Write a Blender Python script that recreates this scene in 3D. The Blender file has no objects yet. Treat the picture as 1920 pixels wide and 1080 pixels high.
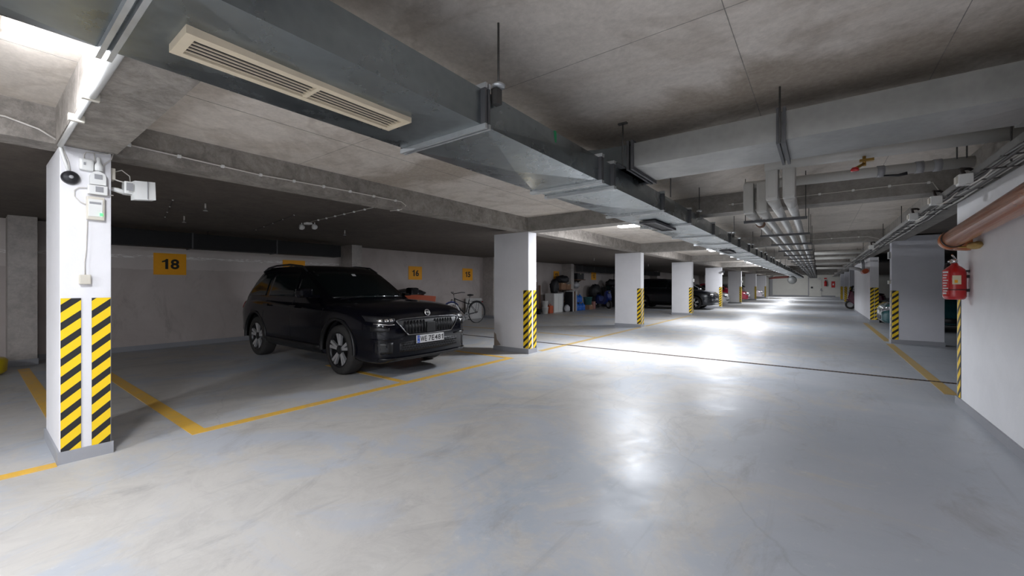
import bpy, bmesh, math, random
from mathutils import Vector, Matrix
from mathutils.bvhtree import BVHTree
random.seed(7)
PI = math.pi
S = bpy.context.scene
C = S.collection

# ------------------------------------------------------------------ camera
cam_d = bpy.data.cameras.new('camera'); cam = bpy.data.objects.new('camera', cam_d); C.objects.link(cam)
cam.location = (0, 0, 1.30)
cam.rotation_euler = (PI/2, 0, math.radians(36.89))
cam_d.sensor_width = 36.0; cam_d.lens = 766/1920*36.0; cam_d.shift_y = -5/1920
cam_d.clip_start = 0.05; cam_d.clip_end = 200
S.camera = cam
# ------------------------------------------------------------------ world (closed underground hall)
w = bpy.data.worlds.new('world'); S.world = w; w.use_nodes = True
w.node_tree.nodes['Background'].inputs[0].default_value = (0.5, 0.55, 0.65, 1)
w.node_tree.nodes['Background'].inputs[1].default_value = 0.02
S.view_settings.view_transform = 'Standard'; S.view_settings.look = 'None'
S.view_settings.gamma = 1; S.view_settings.use_curve_mapping = False
S.view_settings.exposure = 1.2
LAMP_WATTS = 115.0

# ------------------------------------------------------------------ materials
def nodes(name):
    m = bpy.data.materials.new(name); m.use_nodes = True
    nt = m.node_tree
    return m, nt, nt.nodes['Principled BSDF']
def plain(name, col, rough=0.5, metal=0.0, coat=0.0, emit=None, es=1.0, var=0.08, scale=18, bump=0.0, trans=0.0):
    m, nt, b = nodes(name)
    b.inputs['Roughness'].default_value = rough; b.inputs['Metallic'].default_value = metal
    b.inputs['Coat Weight'].default_value = coat; b.inputs['Coat Roughness'].default_value = 0.06
    b.inputs['Transmission Weight'].default_value = trans
    tc = nt.nodes.new('ShaderNodeTexCoord'); no = nt.nodes.new('ShaderNodeTexNoise')
    no.inputs['Scale'].default_value = scale; no.inputs['Detail'].default_value = 3
    nt.links.new(tc.outputs['Object'], no.inputs['Vector'])
    mx = nt.nodes.new('ShaderNodeMix'); mx.data_type = 'RGBA'
    mx.inputs[6].default_value = tuple(max(0, c*(1-var)) for c in col)+(1,)
    mx.inputs[7].default_value = tuple(min(1, c*(1+var)) for c in col)+(1,)
    nt.links.new(no.outputs[0], mx.inputs[0]); nt.links.new(mx.outputs[2], b.inputs['Base Color'])
    if bump:
        bp = nt.nodes.new('ShaderNodeBump'); bp.inputs['Strength'].default_value = bump; bp.inputs['Distance'].default_value = 0.01
        nt.links.new(no.outputs[0], bp.inputs['Height']); nt.links.new(bp.outputs[0], b.inputs['Normal'])
    if emit:
        b.inputs['Emission Color'].default_value = emit+(1,); b.inputs['Emission Strength'].default_value = es
    return m
def ramp(nt, src, stops):
    r = nt.nodes.new('ShaderNodeValToRGB'); e = r.color_ramp.elements
    while len(e) < len(stops): e.new(0.5)
    for i, (p, c) in enumerate(stops):
        e[i].position = p; e[i].color = (c, c, c, 1) if not isinstance(c, tuple) else c+(1,)
    nt.links.new(src, r.inputs[0]); return r.outputs[0]
def noise(nt, vec, scale, detail=6, rough=0.6, dist=0.0, stretch=None):
    n = nt.nodes.new('ShaderNodeTexNoise')
    n.inputs['Scale'].default_value = scale; n.inputs['Detail'].default_value = detail
    n.inputs['Roughness'].default_value = rough; n.inputs['Distortion'].default_value = dist
    if stretch:
        mp = nt.nodes.new('ShaderNodeMapping'); mp.inputs['Scale'].default_value = stretch
        nt.links.new(vec, mp.inputs[0]); vec = mp.outputs[0]
    nt.links.new(vec, n.inputs['Vector']); return n.outputs[0]
def mix(nt, fac, a, b, mode='MIX'):
    m = nt.nodes.new('ShaderNodeMix'); m.data_type = 'RGBA'; m.blend_type = mode
    for i, v in ((0, fac), (6, a), (7, b)):
        if isinstance(v, (int, float)): m.inputs[i].default_value = v
        elif isinstance(v, tuple): m.inputs[i].default_value = v+(1,)
        else: nt.links.new(v, m.inputs[i])
    return m.outputs[2]
def math_n(nt, op, a, b=None):
    m = nt.nodes.new('ShaderNodeMath'); m.operation = op
    for i, v in ((0, a), (1, b)):
        if v is None: continue
        if isinstance(v, (int, float)): m.inputs[i].default_value = v
        else: nt.links.new(v, m.inputs[i])
    return m.outputs[0]
def bump(nt, h, bsdf, strength=0.3, dist=0.01):
    bp = nt.nodes.new('ShaderNodeBump'); bp.inputs['Strength'].default_value = strength; bp.inputs['Distance'].default_value = dist
    nt.links.new(h, bp.inputs['Height']); nt.links.new(bp.outputs[0], bsdf.inputs['Normal'])

def concrete(name, light, dark, stain, stain_amt=0.6, rough=0.85, veins=0.5, bump_s=0.35, midmix=0.35, stain_shade=False):
    m, nt, b = nodes(name)
    tc = nt.nodes.new('ShaderNodeTexCoord'); v = tc.outputs['Object']
    big = ramp(nt, noise(nt, v, 0.55, 8, 0.62, 0.4), [(0.32, 0.0), (0.68, 1.0)])
    c = mix(nt, big, dark, light)
    st = ramp(nt, noise(nt, v, 0.9, 7, 0.7, 1.1, (1, 1.8, 1)), [(0.52, 0.0), (0.72, stain_amt)])
    c = mix(nt, st, c, stain)
    # contour-shaped leak marks
    vn = ramp(nt, noise(nt, v, 0.42, 5, 0.55, 1.6), [(0.47, 0.0), (0.495, veins), (0.50, veins), (0.53, 0.0)])
    c = mix(nt, vn, c, tuple(k*0.72 for k in stain))
    md_n = ramp(nt, noise(nt, v, 5.5, 12, 0.78, 0.5), [(0.40, 0.0), (0.60, 1.0)])
    c = mix(nt, midmix, c, mix(nt, md_n, tuple(k*0.6 for k in dark), tuple(min(1, k*1.12) for k in light)))
    if stain_shade:  # brown leak bands; the one over the branch duct also has its shadow painted in
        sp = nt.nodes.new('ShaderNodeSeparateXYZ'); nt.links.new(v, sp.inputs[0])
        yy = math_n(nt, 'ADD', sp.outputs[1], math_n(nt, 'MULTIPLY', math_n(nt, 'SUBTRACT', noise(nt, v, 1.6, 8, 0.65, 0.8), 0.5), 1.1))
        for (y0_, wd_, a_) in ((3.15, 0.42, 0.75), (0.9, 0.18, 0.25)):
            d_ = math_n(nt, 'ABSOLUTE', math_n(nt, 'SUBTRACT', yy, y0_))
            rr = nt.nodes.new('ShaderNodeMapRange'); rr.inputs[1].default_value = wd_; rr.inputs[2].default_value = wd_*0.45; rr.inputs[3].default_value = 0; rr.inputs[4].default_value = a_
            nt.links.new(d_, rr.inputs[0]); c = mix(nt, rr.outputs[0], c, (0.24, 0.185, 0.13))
    fine = noise(nt, v, 26, 8, 0.7)
    c = mix(nt, 0.22, c, mix(nt, ramp(nt, fine, [(0.3, 0.0), (0.7, 1.0)]), tuple(k*0.55 for k in dark), tuple(min(1, k*1.25) for k in light)))
    nt.links.new(c, b.inputs['Base Color']); b.inputs['Roughness'].default_value = rough
    bump(nt, fine, b, bump_s, 0.006)
    return m

def floor_mat():
    m, nt, b = nodes('epoxy_floor')
    tc = nt.nodes.new('ShaderNodeTexCoord'); v = tc.outputs['Object']
    n1 = ramp(nt, noise(nt, v, 0.38, 7, 0.6, 0.8), [(0.36, 0.0), (0.66, 1.0)])
    c = mix(nt, n1, (0.385, 0.42, 0.465), (0.49, 0.50, 0.53))
    sp = nt.nodes.new('ShaderNodeSeparateXYZ'); nt.links.new(v, sp.inputs[0])
    wear = nt.nodes.new('ShaderNodeMapRange'); wear.inputs[1].default_value = 1.0; wear.inputs[2].default_value = -1.6; wear.inputs[3].default_value = -0.07; wear.inputs[4].default_value = 0.07
    nt.links.new(sp.outputs[0], wear.inputs[0])
    n2 = ramp(nt, math_n(nt, 'ADD', noise(nt, v, 0.75, 12, 0.72, 1.0), wear.outputs[0]), [(0.50, 0.0), (0.60, 0.8)])
    m2 = ramp(nt, noise(nt, v, 2.6, 12, 0.78, 0.9), [(0.46, 0.0), (0.66, 0.55)])
    c = mix(nt, n2, c, mix(nt, m2, (0.54, 0.51, 0.465), (0.37, 0.345, 0.315)))
    n3 = ramp(nt, noise(nt, v, 1.7, 9, 0.75, 0.8, (1.0, 0.55, 1)), [(0.54, 0.0), (0.72, 0.7)])
    c = mix(nt, n3, c, (0.30, 0.29, 0.285))
    n4 = ramp(nt, noise(nt, v, 9, 8, 0.75), [(0.58, 0.0), (0.76, 0.45)])
    c = mix(nt, n4, c, (0.68, 0.67, 0.65))
    # long tyre scuffs running along the lane
    n5 = ramp(nt, noise(nt, v, 2.2, 6, 0.7, 0.5, (2.6, 0.16, 1)), [(0.58, 0.0), (0.74, 0.38)])
    c = mix(nt, n5, c, (0.26, 0.26, 0.27))
    # hair cracks
    vo = nt.nodes.new('ShaderNodeTexVoronoi'); vo.feature = 'DISTANCE_TO_EDGE'; vo.inputs['Scale'].default_value = 0.33
    wv = nt.nodes.new('ShaderNodeVectorMath'); wv.operation = 'ADD'
    nn = nt.nodes.new('ShaderNodeTexNoise'); nn.inputs['Scale'].default_value = 1.6; nn.inputs['Detail'].default_value = 8
    nt.links.new(v, nn.inputs['Vector']); nt.links.new(v, wv.inputs[0]); sc_ = nt.nodes.new('ShaderNodeVectorMath'); sc_.operation = 'SCALE'; sc_.inputs['Scale'].default_value = 0.45; nt.links.new(nn.outputs[1], sc_.inputs[0]); nt.links.new(sc_.outputs[0], wv.inputs[1])
    nt.links.new(wv.outputs[0], vo.inputs['Vector'])
    ck = ramp(nt, vo.outputs[0], [(0.0, 0.22), (0.0022, 0.0)])
    c = mix(nt, ck, c, (0.25, 0.24, 0.23))
    nt.links.new(c, b.inputs['Base Color'])
    r = ramp(nt, noise(nt, v, 1.4, 8, 0.7, 0.6), [(0.3, 0.36), (0.7, 0.56)])
    nt.links.new(r, b.inputs['Roughness']); b.inputs['Specular IOR Level'].default_value = 0.5
    bump(nt, noise(nt, v, 7, 8, 0.7), b, 0.10, 0.008)
    return m

def paint_wall(name, col, dirt=0.25, low=(0.45, 0.43, 0.42)):
    m, nt, b = nodes(name)
    tc = nt.nodes.new('ShaderNodeTexCoord'); v = tc.outputs['Object']
    n1 = ramp(nt, noise(nt, v, 2.0, 8, 0.65, 0.5), [(0.35, 0.0), (0.7, 1.0)])
    c = mix(nt, n1, tuple(k*0.93 for k in col), col)
    n2 = ramp(nt, noise(nt, v, 5, 9, 0.75, 0.7, (1, 1, 0.5)), [(0.62, 0.0), (0.78, dirt)])
    c = mix(nt, n2, c, low)
    nt.links.new(c, b.inputs['Base Color']); b.inputs['Roughness'].default_value = 0.7
    bump(nt, noise(nt, v, 40, 6, 0.7), b, 0.25, 0.004)
    return m

def galv(name, base, rough=0.38, metal=0.75):
    m, nt, b = nodes(name)
    tc = nt.nodes.new('ShaderNodeTexCoord'); v = tc.outputs['Object']
    vo = nt.nodes.new('ShaderNodeTexVoronoi'); vo.inputs['Scale'].default_value = 22; nt.links.new(v, vo.inputs['Vector'])
    n1 = ramp(nt, noise(nt, v, 1.3, 7, 0.6, 0.7), [(0.3, 0.0), (0.7, 1.0)])
    c = mix(nt, n1, tuple(k*0.75 for k in base), base)
    c = mix(nt, 0.16, c, mix(nt, vo.outputs[0], tuple(k*0.6 for k in base), tuple(min(1, k*1.25) for k in base)))
    st = ramp(nt, noise(nt, v, 2.4, 8, 0.7, 1.0, (1, 0.5, 1)), [(0.55, 0.0), (0.80, 0.22)])
    c = mix(nt, st, c, tuple(k*1.5 for k in base))
    nt.links.new(c, b.inputs['Base Color']); b.inputs['Metallic'].default_value = metal
    r = ramp(nt, noise(nt, v, 3, 6, 0.6), [(0.3, rough-0.08), (0.7, rough+0.14)])
    nt.links.new(r, b.inputs['Roughness'])
    return m

def worn_line(col=(0.80, 0.47, 0.07)):
    m, nt, b = nodes('yellow_floor_paint')
    tc = nt.nodes.new('ShaderNodeTexCoord'); v = tc.outputs['Object']
    n2 = ramp(nt, noise(nt, v, 7, 9, 0.8, 0.6), [(0.50, 0.0), (0.72, 0.75)])
    c = mix(nt, n2, col, (0.46, 0.40, 0.30))
    nt.links.new(c, b.inputs['Base Color']); b.inputs['Roughness'].default_value = 0.45
    return m

def back_wall_mat():
    m, nt, b = nodes('bay_back_wall')
    tc = nt.nodes.new('ShaderNodeTexCoord'); v = tc.outputs['Object']
    n1 = ramp(nt, noise(nt, v, 0.8, 8, 0.65, 0.6), [(0.3, 0.0), (0.7, 1.0)])
    c = mix(nt, n1, (0.45, 0.395, 0.37), (0.58, 0.525, 0.50))
    n2 = ramp(nt, noise(nt, v, 2.2, 9, 0.75, 0.8, (1, 1, 0.35)), [(0.55, 0.0), (0.75, 0.6)])
    c = mix(nt, n2, c, (0.24, 0.205, 0.185))
    sp = nt.nodes.new('ShaderNodeSeparateXYZ'); nt.links.new(v, sp.inputs[0])
    # whitewashed pour above the joint, ragged efflorescence
    h = math_n(nt, 'ADD', sp.outputs[2], math_n(nt, 'MULTIPLY', noise(nt, v, 3.0, 8, 0.7), 0.10))
    top = ramp(nt, h, [(0.0, 0.0), (0.001, 0.0), (1.0, 0.0)])
    near = math_n(nt, 'LESS_THAN', sp.outputs[1], 6.3)
    t = math_n(nt, 'MULTIPLY', math_n(nt, 'GREATER_THAN', h, 1.68), near)
    c = mix(nt, math_n(nt, 'MULTIPLY', t, 0.5), c, (0.70, 0.65, 0.62))
    jl = math_n(nt, 'LESS_THAN', math_n(nt, 'ABSOLUTE', math_n(nt, 'SUBTRACT', h, 1.93)), 0.03)
    ef = ramp(nt, noise(nt, v, 4.0, 9, 0.8, 1.0, (1, 1, 3)), [(0.47, 0.0), (0.56, 0.8)])
    c = mix(nt, math_n(nt, 'MULTIPLY', math_n(nt, 'MULTIPLY', jl, ef), near), c, (0.92, 0.9, 0.88))
    nt.links.new(c, b.inputs['Base Color']); b.inputs['Roughness'].default_value = 0.85
    bump(nt, noise(nt, v, 20, 8, 0.7), b, 0.3, 0.006)
    return m

M = {}
M['floor'] = floor_mat()
M['ceil'] = concrete('ceiling_concrete', (0.70, 0.64, 0.575), (0.56, 0.505, 0.445), (0.34, 0.265, 0.19), 0.6, veins=0.38, midmix=0.22, stain_shade=True)
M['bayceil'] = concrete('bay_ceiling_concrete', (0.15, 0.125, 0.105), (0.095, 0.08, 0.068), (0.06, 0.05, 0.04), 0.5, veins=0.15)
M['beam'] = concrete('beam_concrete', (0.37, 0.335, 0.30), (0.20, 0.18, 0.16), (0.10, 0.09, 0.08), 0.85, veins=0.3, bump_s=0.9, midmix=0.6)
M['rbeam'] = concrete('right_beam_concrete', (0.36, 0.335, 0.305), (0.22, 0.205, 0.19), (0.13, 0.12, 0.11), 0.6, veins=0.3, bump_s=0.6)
M['pil'] = concrete('pilaster_concrete', (0.55, 0.51, 0.48), (0.42, 0.385, 0.36), (0.24, 0.22, 0.2), 0.4, veins=0.1)
M['backwall'] = back_wall_mat()
M['linefaded'] = worn_line((0.52, 0.36, 0.13))
M['column'] = paint_wall('white_column_paint', (0.80, 0.79, 0.81), 0.18)
M['rwall'] = paint_wall('white_wall_paint', (0.88, 0.88, 0.90), 0.08)
M['greywall'] = paint_wall('grey_column_paint', (0.66, 0.66, 0.71), 0.1)
M['farwall'] = paint_wall('cream_far_wall', (0.70, 0.69, 0.64), 0.12)
M['plinth'] = paint_wall('grey_plinth_paint', (0.33, 0.335, 0.36), 0.5, (0.2, 0.2, 0.2))
M['darkwall'] = paint_wall('dark_wall', (0.16, 0.15, 0.14), 0.3, (0.08, 0.08, 0.08))
M['line'] = worn_line()
M['duct'] = galv('galvanised_steel', (0.29, 0.325, 0.34), 0.27, 0.92)
M['duct2'] = galv('dusty_galvanised_steel', (0.38, 0.38, 0.365), 0.45, 0.55)
M['flange'] = galv('flange_steel', (0.62, 0.64, 0.65), 0.32, 0.7)
M['darkflange'] = plain('dark_flange', (0.11, 0.11, 0.115), 0.55, 0.5)
M['darkduct'] = plain('dark_duct', (0.012, 0.012, 0.013), 0.75, 0.0)
M['cream'] = plain('cream_vent_paint', (0.66, 0.56, 0.41), 0.5)
M['yellow'] = plain('hazard_yellow', (0.90, 0.60, 0.01), 0.45, var=0.05)
M['black'] = plain('hazard_black', (0.015, 0.015, 0.016), 0.5)
M['orange'] = plain('sign_orange', (0.95, 0.42, 0.008), 0.55, var=0.04)
M['ink'] = plain('sign_ink', (0.012, 0.012, 0.012), 0.6)
M['rod'] = plain('threaded_rod', (0.10, 0.095, 0.09), 0.6, 0.6)
M['white'] = plain('white_plastic', (0.74, 0.74, 0.72), 0.4, var=0.03)
M['offwhite'] = plain('ivory_plastic', (0.62, 0.58, 0.50), 0.45, var=0.04)
M['blackpl'] = plain('black_plastic', (0.012, 0.012, 0.015), 0.45)
M['greypl'] = plain('grey_plastic', (0.30, 0.30, 0.31), 0.5)
M['pipe'] = plain('grey_insulated_pipe', (0.50, 0.49, 0.46), 0.42, var=0.12, scale=9)
M['pipebright'] = plain('foil_pipe', (0.60, 0.60, 0.58), 0.30, 0.35, var=0.12, scale=9)
M['cable'] = plain('white_cable', (0.60, 0.57, 0.53), 0.5)
M['greycable'] = plain('grey_cable', (0.17, 0.165, 0.155), 0.5, var=0.2)
M['copper'] = plain('orange_brown_sewer_pipe', (0.50, 0.165, 0.06), 0.24, var=0.12, scale=3, coat=0.3)
M['clamp'] = plain('clamp_rubber', (0.03, 0.022, 0.02), 0.5)
M['foam'] = plain('mounting_foam', (0.50, 0.33, 0.12), 0.9, bump=0.8, scale=40)
M['red'] = plain('extinguisher_red', (0.50, 0.010, 0.012), 0.22, coat=0.6, var=0.05)
M['redflat'] = plain('red_sign', (0.55, 0.03, 0.03), 0.5)
M['chrome'] = plain('chrome', (0.75, 0.75, 0.76), 0.15, 1.0)
M['label'] = plain('paper_label', (0.75, 0.68, 0.48), 0.6)
M['brass'] = plain('brass', (0.45, 0.28, 0.08), 0.35, 0.9)
M['diffuser'] = plain('lamp_diffuser', (0.9, 0.9, 0.9), 0.4, emit=(0.93, 0.95, 1.0), es=14)
M['led'] = plain('green_led', (0.1, 0.9, 0.2), 0.3, emit=(0.05, 1.0, 0.1), es=1.2)
M['tyre'] = plain('tyre_rubber', (0.028, 0.026, 0.025), 0.8, var=0.3, scale=30, bump=0.3)
M['rim'] = plain('machined_alloy', (0.72, 0.72, 0.73), 0.4, 0.7)
M['rimgrey'] = plain('satin_trim', (0.20, 0.20, 0.21), 0.25, 0.9)
M['rimdark'] = plain('dark_alloy', (0.03, 0.03, 0.032), 0.3, 0.6)
M['glass'] = plain('tinted_glass', (0.004, 0.008, 0.009), 0.10, coat=0.0, var=0.02)
M['lens'] = plain('headlamp_lens', (0.30, 0.31, 0.33), 0.08, 0.6, coat=1.0)
M['taillens'] = plain('tail_lamp_red', (0.35, 0.01, 0.015), 0.15, coat=0.8)
M['plastictrim'] = plain('black_trim', (0.008, 0.008, 0.009), 0.45)
M['plate'] = plain('plate_white', (0.72, 0.72, 0.72), 0.4, var=0.03)
M['plateblue'] = plain('plate_blue', (0.02, 0.10, 0.55), 0.4)
M['blue'] = plain('blue_plastic', (0.015, 0.13, 0.52), 0.35)
M['navy'] = plain('navy_paint', (0.01, 0.03, 0.20), 0.3, coat=0.5)
M['card'] = plain('brown_cardboard', (0.30, 0.17, 0.10), 0.85)
M['wood'] = plain('brown_board', (0.16, 0.085, 0.05), 0.7)
M['orangepl'] = plain('orange_red_plastic', (0.45, 0.075, 0.02), 0.4)
M['tarp'] = plain('black_tarpaulin', (0.015, 0.015, 0.018), 0.55, bump=0.8, scale=8)
M['bag'] = plain('pale_plastic_bag', (0.50, 0.50, 0.52), 0.35, bump=0.9, scale=12)
M['teal'] = plain('teal_plastic', (0.05, 0.16, 0.16), 0.5)
M['pink'] = plain('dusty_pink_plastic', (0.36, 0.17, 0.15), 0.5)
M['yellowpl'] = plain('yellow_plastic', (0.75, 0.55, 0.01), 0.35)
M['maroon'] = plain('maroon_paint', (0.10, 0.01, 0.035), 0.25, coat=0.7)
M['brownpipe'] = plain('red_brown_pipe', (0.30, 0.10, 0.085), 0.45)
M['whiterim'] = plain('white_rim', (0.92, 0.92, 0.95), 0.35, var=0.02)
M['mirror'] = plain('mirror_silver', (0.40, 0.41, 0.40), 0.5, 0.5)
M['rust'] = plain('drain_rust', (0.085, 0.05, 0.035), 0.7, 0.3)
M['darkslot'] = plain('drain_dark', (0.015, 0.013, 0.012), 0.9)
M['green'] = plain('green_tape', (0.01, 0.22, 0.08), 0.5)
M['chip'] = plain('exposed_concrete', (0.36, 0.30, 0.25), 0.9, bump=0.6)
M['blueboard'] = plain('pale_board', (0.55, 0.54, 0.53), 0.6)

# ------------------------------------------------------------------ mesh helpers
def shift(parent):
    """world position of a parent chain (no rotation used when built in world coordinates)"""
    v = Vector((0, 0, 0))
    while parent is not None:
        v += parent.location; parent = parent.parent
    return v
class MB:
    def __init__(s): s.v = []; s.f = []; s.mi = []; s.sm = []
    def add(s, vs, fs, mi=0, smooth=False):
        o = len(s.v); s.v += [tuple(p) for p in vs]
        for f in fs:
            s.f.append(tuple(i+o for i in f)); s.mi.append(mi); s.sm.append(smooth)
        return s
    def box(s, x0, x1, y0, y1, z0, z1, mi=0, bev=0.0):
        if x1 < x0: x0, x1 = x1, x0
        if y1 < y0: y0, y1 = y1, y0
        if z1 < z0: z0, z1 = z1, z0
        if not bev:
            vs = [(x, y, z) for z in (z0, z1) for y in (y0, y1) for x in (x0, x1)]
            s.add(vs, [(0, 2, 3, 1), (4, 5, 7, 6), (0, 1, 5, 4), (2, 6, 7, 3), (0, 4, 6, 2), (1, 3, 7, 5)], mi)
        else:
            bm = bmesh.new(); bmesh.ops.create_cube(bm, size=1)
            bmesh.ops.scale(bm, vec=(x1-x0, y1-y0, z1-z0), verts=bm.verts)
            bmesh.ops.translate(bm, vec=((x0+x1)/2, (y0+y1)/2, (z0+z1)/2), verts=bm.verts)
            bmesh.ops.bevel(bm, geom=list(bm.edges), offset=min(bev, 0.45*min(x1-x0, y1-y0, z1-z0)), segments=2, affect='EDGES', profile=0.6)
            s.frombm(bm, mi)
        return s
    def frombm(s, bm, mi=0, smooth=False, mat=None):
        bm.verts.index_update()
        vs = [(mat @ v.co) if mat else v.co.copy() for v in bm.verts]
        s.add(vs, [tuple(v.index for v in f.verts) for f in bm.faces], mi, smooth); bm.free(); return s
    def tube(s, pts, r, n=10, mi=0, cap=True, smooth=True):
        pts = [Vector(p) for p in pts]; rs = r if isinstance(r, (list, tuple)) else [r]*len(pts)
        rings = []; up = None
        for i, p in enumerate(pts):
            a = pts[max(i-1, 0)]; b = pts[min(i+1, len(pts)-1)]
            t = (b-a).normalized() if (b-a).length > 1e-9 else Vector((0, 0, 1))
            if up is None:
                up = Vector((0, 0, 1)) if abs(t.z) < 0.9 else Vector((1, 0, 0))
            u = t.cross(up).normalized() if t.cross(up).length > 1e-6 else t.orthogonal().normalized()
            wv = u.cross(t).normalized(); up = wv
            rings.append([p+(u*math.cos(2*PI*k/n)+wv*math.sin(2*PI*k/n))*rs[i] for k in range(n)])
        vs = [q for rg in rings for q in rg]
        fs = [(i*n+k, i*n+(k+1) % n, (i+1)*n+(k+1) % n, (i+1)*n+k) for i in range(len(pts)-1) for k in range(n)]
        s.add(vs, fs, mi, smooth)
        if cap:
            s.add(rings[0], [tuple(range(n))], mi); s.add(rings[-1], [tuple(reversed(range(n)))], mi)
        return s
    def cyl(s, p0, p1, r, r1=None, n=16, mi=0, cap=True): return s.tube([p0, p1], [r, r if r1 is None else r1], n, mi, cap)
    def lathe(s, prof, origin=(0, 0, 0), axis='z', n=24, mi=0, smooth=True):
        o = Vector(origin); vs = []
        for (r, h) in prof:
            for k in range(n):
                a = 2*PI*k/n; c, d = r*math.cos(a), r*math.sin(a)
                p = {'z': (c, d, h), 'x': (h, c, d), 'y': (c, h, d)}[axis]
                vs.append(o+Vector(p))
        fs = [(i*n+k, i*n+(k+1) % n, (i+1)*n+(k+1) % n, (i+1)*n+k) for i in range(len(prof)-1) for k in range(n)]
        s.add(vs, fs, mi, smooth); return s
    def prism(s, poly, z0, z1, axis='z', mi=0, smooth=False):
        n = len(poly)
        def P(a, b, h): return {'z': (a, b, h), 'x': (h, a, b), 'y': (a, h, b)}[axis]
        vs = [P(a, b, z0) for a, b in poly]+[P(a, b, z1) for a, b in poly]
        s.add(vs, [tuple(reversed(range(n))), tuple(range(n, 2*n))], mi)
        s.add(vs, [(k, (k+1) % n, n+(k+1) % n, n+k) for k in range(n)], mi, smooth); return s
    def blob(s, c, r, sub=2, noise_amt=0.0, seed=1, mi=0, flat=None):
        bm = bmesh.new(); bmesh.ops.create_icosphere(bm, subdivisions=sub, radius=1)
        rd = random.Random(seed)
        for v in bm.verts:
            k = 1+noise_amt*(rd.random()-0.5)*2
            v.co = Vector((v.co.x*r[0]*k+c[0], v.co.y*r[1]*k+c[1], v.co.z*r[2]*k+c[2]))
            if flat is not None and v.co.z < flat: v.co.z = flat
        return s.frombm(bm, mi, True)
    def mesh(s, name, mats, off=Vector((0, 0, 0))):
        me = bpy.data.meshes.new(name)
        me.from_pydata([(p[0]-off[0], p[1]-off[1], p[2]-off[2]) for p in s.v], [], s.f)
        for m in mats: me.materials.append(m)
        me.polygons.foreach_set('material_index', s.mi); me.polygons.foreach_set('use_smooth', s.sm)
        bm = bmesh.new(); bm.from_mesh(me)
        bmesh.ops.remove_doubles(bm, verts=bm.verts, dist=1e-5)
        bmesh.ops.recalc_face_normals(bm, faces=bm.faces)
        bm.to_mesh(me); bm.free(); me.update()
        return me
    def build(s, name, mat, parent=None, world=False, loc=None, label=None, kind=None):
        mats = mat if isinstance(mat, (list, tuple)) else [mat]
        off = Vector((0, 0, 0))
        if parent is not None and world: off = shift(parent)
        if loc is not None: off = off+Vector(loc) if not world else Vector(loc)
        o = bpy.data.objects.new(name, s.mesh(name, mats, off)); C.objects.link(o)
        if parent is not None: o.parent = parent
        if loc is not None: o.location = Vector(loc)-(shift(parent) if (parent is not None and world) else Vector((0, 0, 0)))
        if label: o['label'] = label
        if kind: o['kind'] = kind
        return o
def tag(o, label, cat, group=None, kind=None):
    o['label'] = label; o['category'] = cat
    if group: o['group'] = group
    if kind: o['kind'] = kind
    return o
def thing(name, label, cat, loc=(0, 0, 0), rotz=0.0, group=None):
    o = bpy.data.objects.new(name, None); C.objects.link(o); o.empty_display_size = 0.1
    o.location = loc; o.rotation_euler = (0, 0, rotz); return tag(o, label, cat, group)
def struct(name, mb, mat, label=None):
    o = mb.build(name, mat); o['kind'] = 'structure'
    if label: o['label'] = label
    return o
def copy_part(o, parent, dloc=(0, 0, 0)):
    c = o.copy(); C.objects.link(c); c.parent = parent; c.location = o.location+Vector(dloc)
    for ch in [k for k in bpy.data.objects if k.parent == o]: copy_part(ch, c)
    return c
def text_mesh(txt, height, width=None, bold=0.0, depth=0.002):
    cu = bpy.data.curves.new('lettering', 'FONT'); cu.body = txt; cu.size = 1.0; cu.extrude = 0.0; cu.offset = bold
    cu.resolution_u = 3
    ob = bpy.data.objects.new('lettering', cu); C.objects.link(ob)
    dg = bpy.context.evaluated_depsgraph_get(); ev = ob.evaluated_get(dg); me = bpy.data.meshes.new_from_object(ev)
    xs = [v.co.x for v in me.vertices]; ys = [v.co.y for v in me.vertices]
    x0, x1, y0, y1 = min(xs), max(xs), min(ys), max(ys)
    sy = height/(y1-y0); sx = (width/(x1-x0)) if width else sy
    for v in me.vertices: v.co = ((v.co.x-(x0+x1)/2)*sx, (v.co.y-(y0+y1)/2)*sy, 0)
    bpy.data.objects.remove(ob); bpy.data.curves.remove(cu)
    return me
GLYPH = {}
def glyph(ch, bold):
    """outline of one character, cap height 1: vertices, faces, width"""
    if (ch, bold) in GLYPH: return GLYPH[(ch, bold)]
    if ch == '1':
        r = ([(0.30, 0), (0.52, 0), (0.52, 1), (0.36, 1), (0.27, 0.87), (0.06, 0.78), (0.06, 0.64), (0.30, 0.72)], [(0, 1, 2, 3, 4, 7), (4, 5, 6, 7)], 0.56)
    else:
        me = text_mesh(ch, 1.0, None, bold); xs = [v.co.x for v in me.vertices]; x0 = min(xs)
        r = ([(v.co.x-x0, v.co.y+0.5) for v in me.vertices], [tuple(p.vertices) for p in me.polygons], max(xs)-x0)
    GLYPH[(ch, bold)] = r; return r
def text(txt, height, width, mat, parent, loc, rot, bold=0.02, name='lettering'):
    x = 0; V = []; F_ = []
    for ch in txt:
        vs, fs, w_ = glyph(ch, bold); o_ = len(V)
        V += [(a+x, b) for a, b in vs]; F_ += [tuple(k+o_ for k in f) for f in fs]; x += w_+0.13
    x -= 0.13; sx = width/x if width else height
    me = bpy.data.meshes.new(name); me.from_pydata([((a-x/2)*sx, (b-0.5)*height, 0) for a, b in V], [], F_)
    me.materials.append(mat)
    o = bpy.data.objects.new(name, me); C.objects.link(o); o.parent = parent; o.location = loc; o.rotation_euler = rot
    return o
ROT_PX = (PI/2, 0, PI/2)      # text facing +X
ROT_NY = (PI/2, 0, 0)         # text facing -Y

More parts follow.
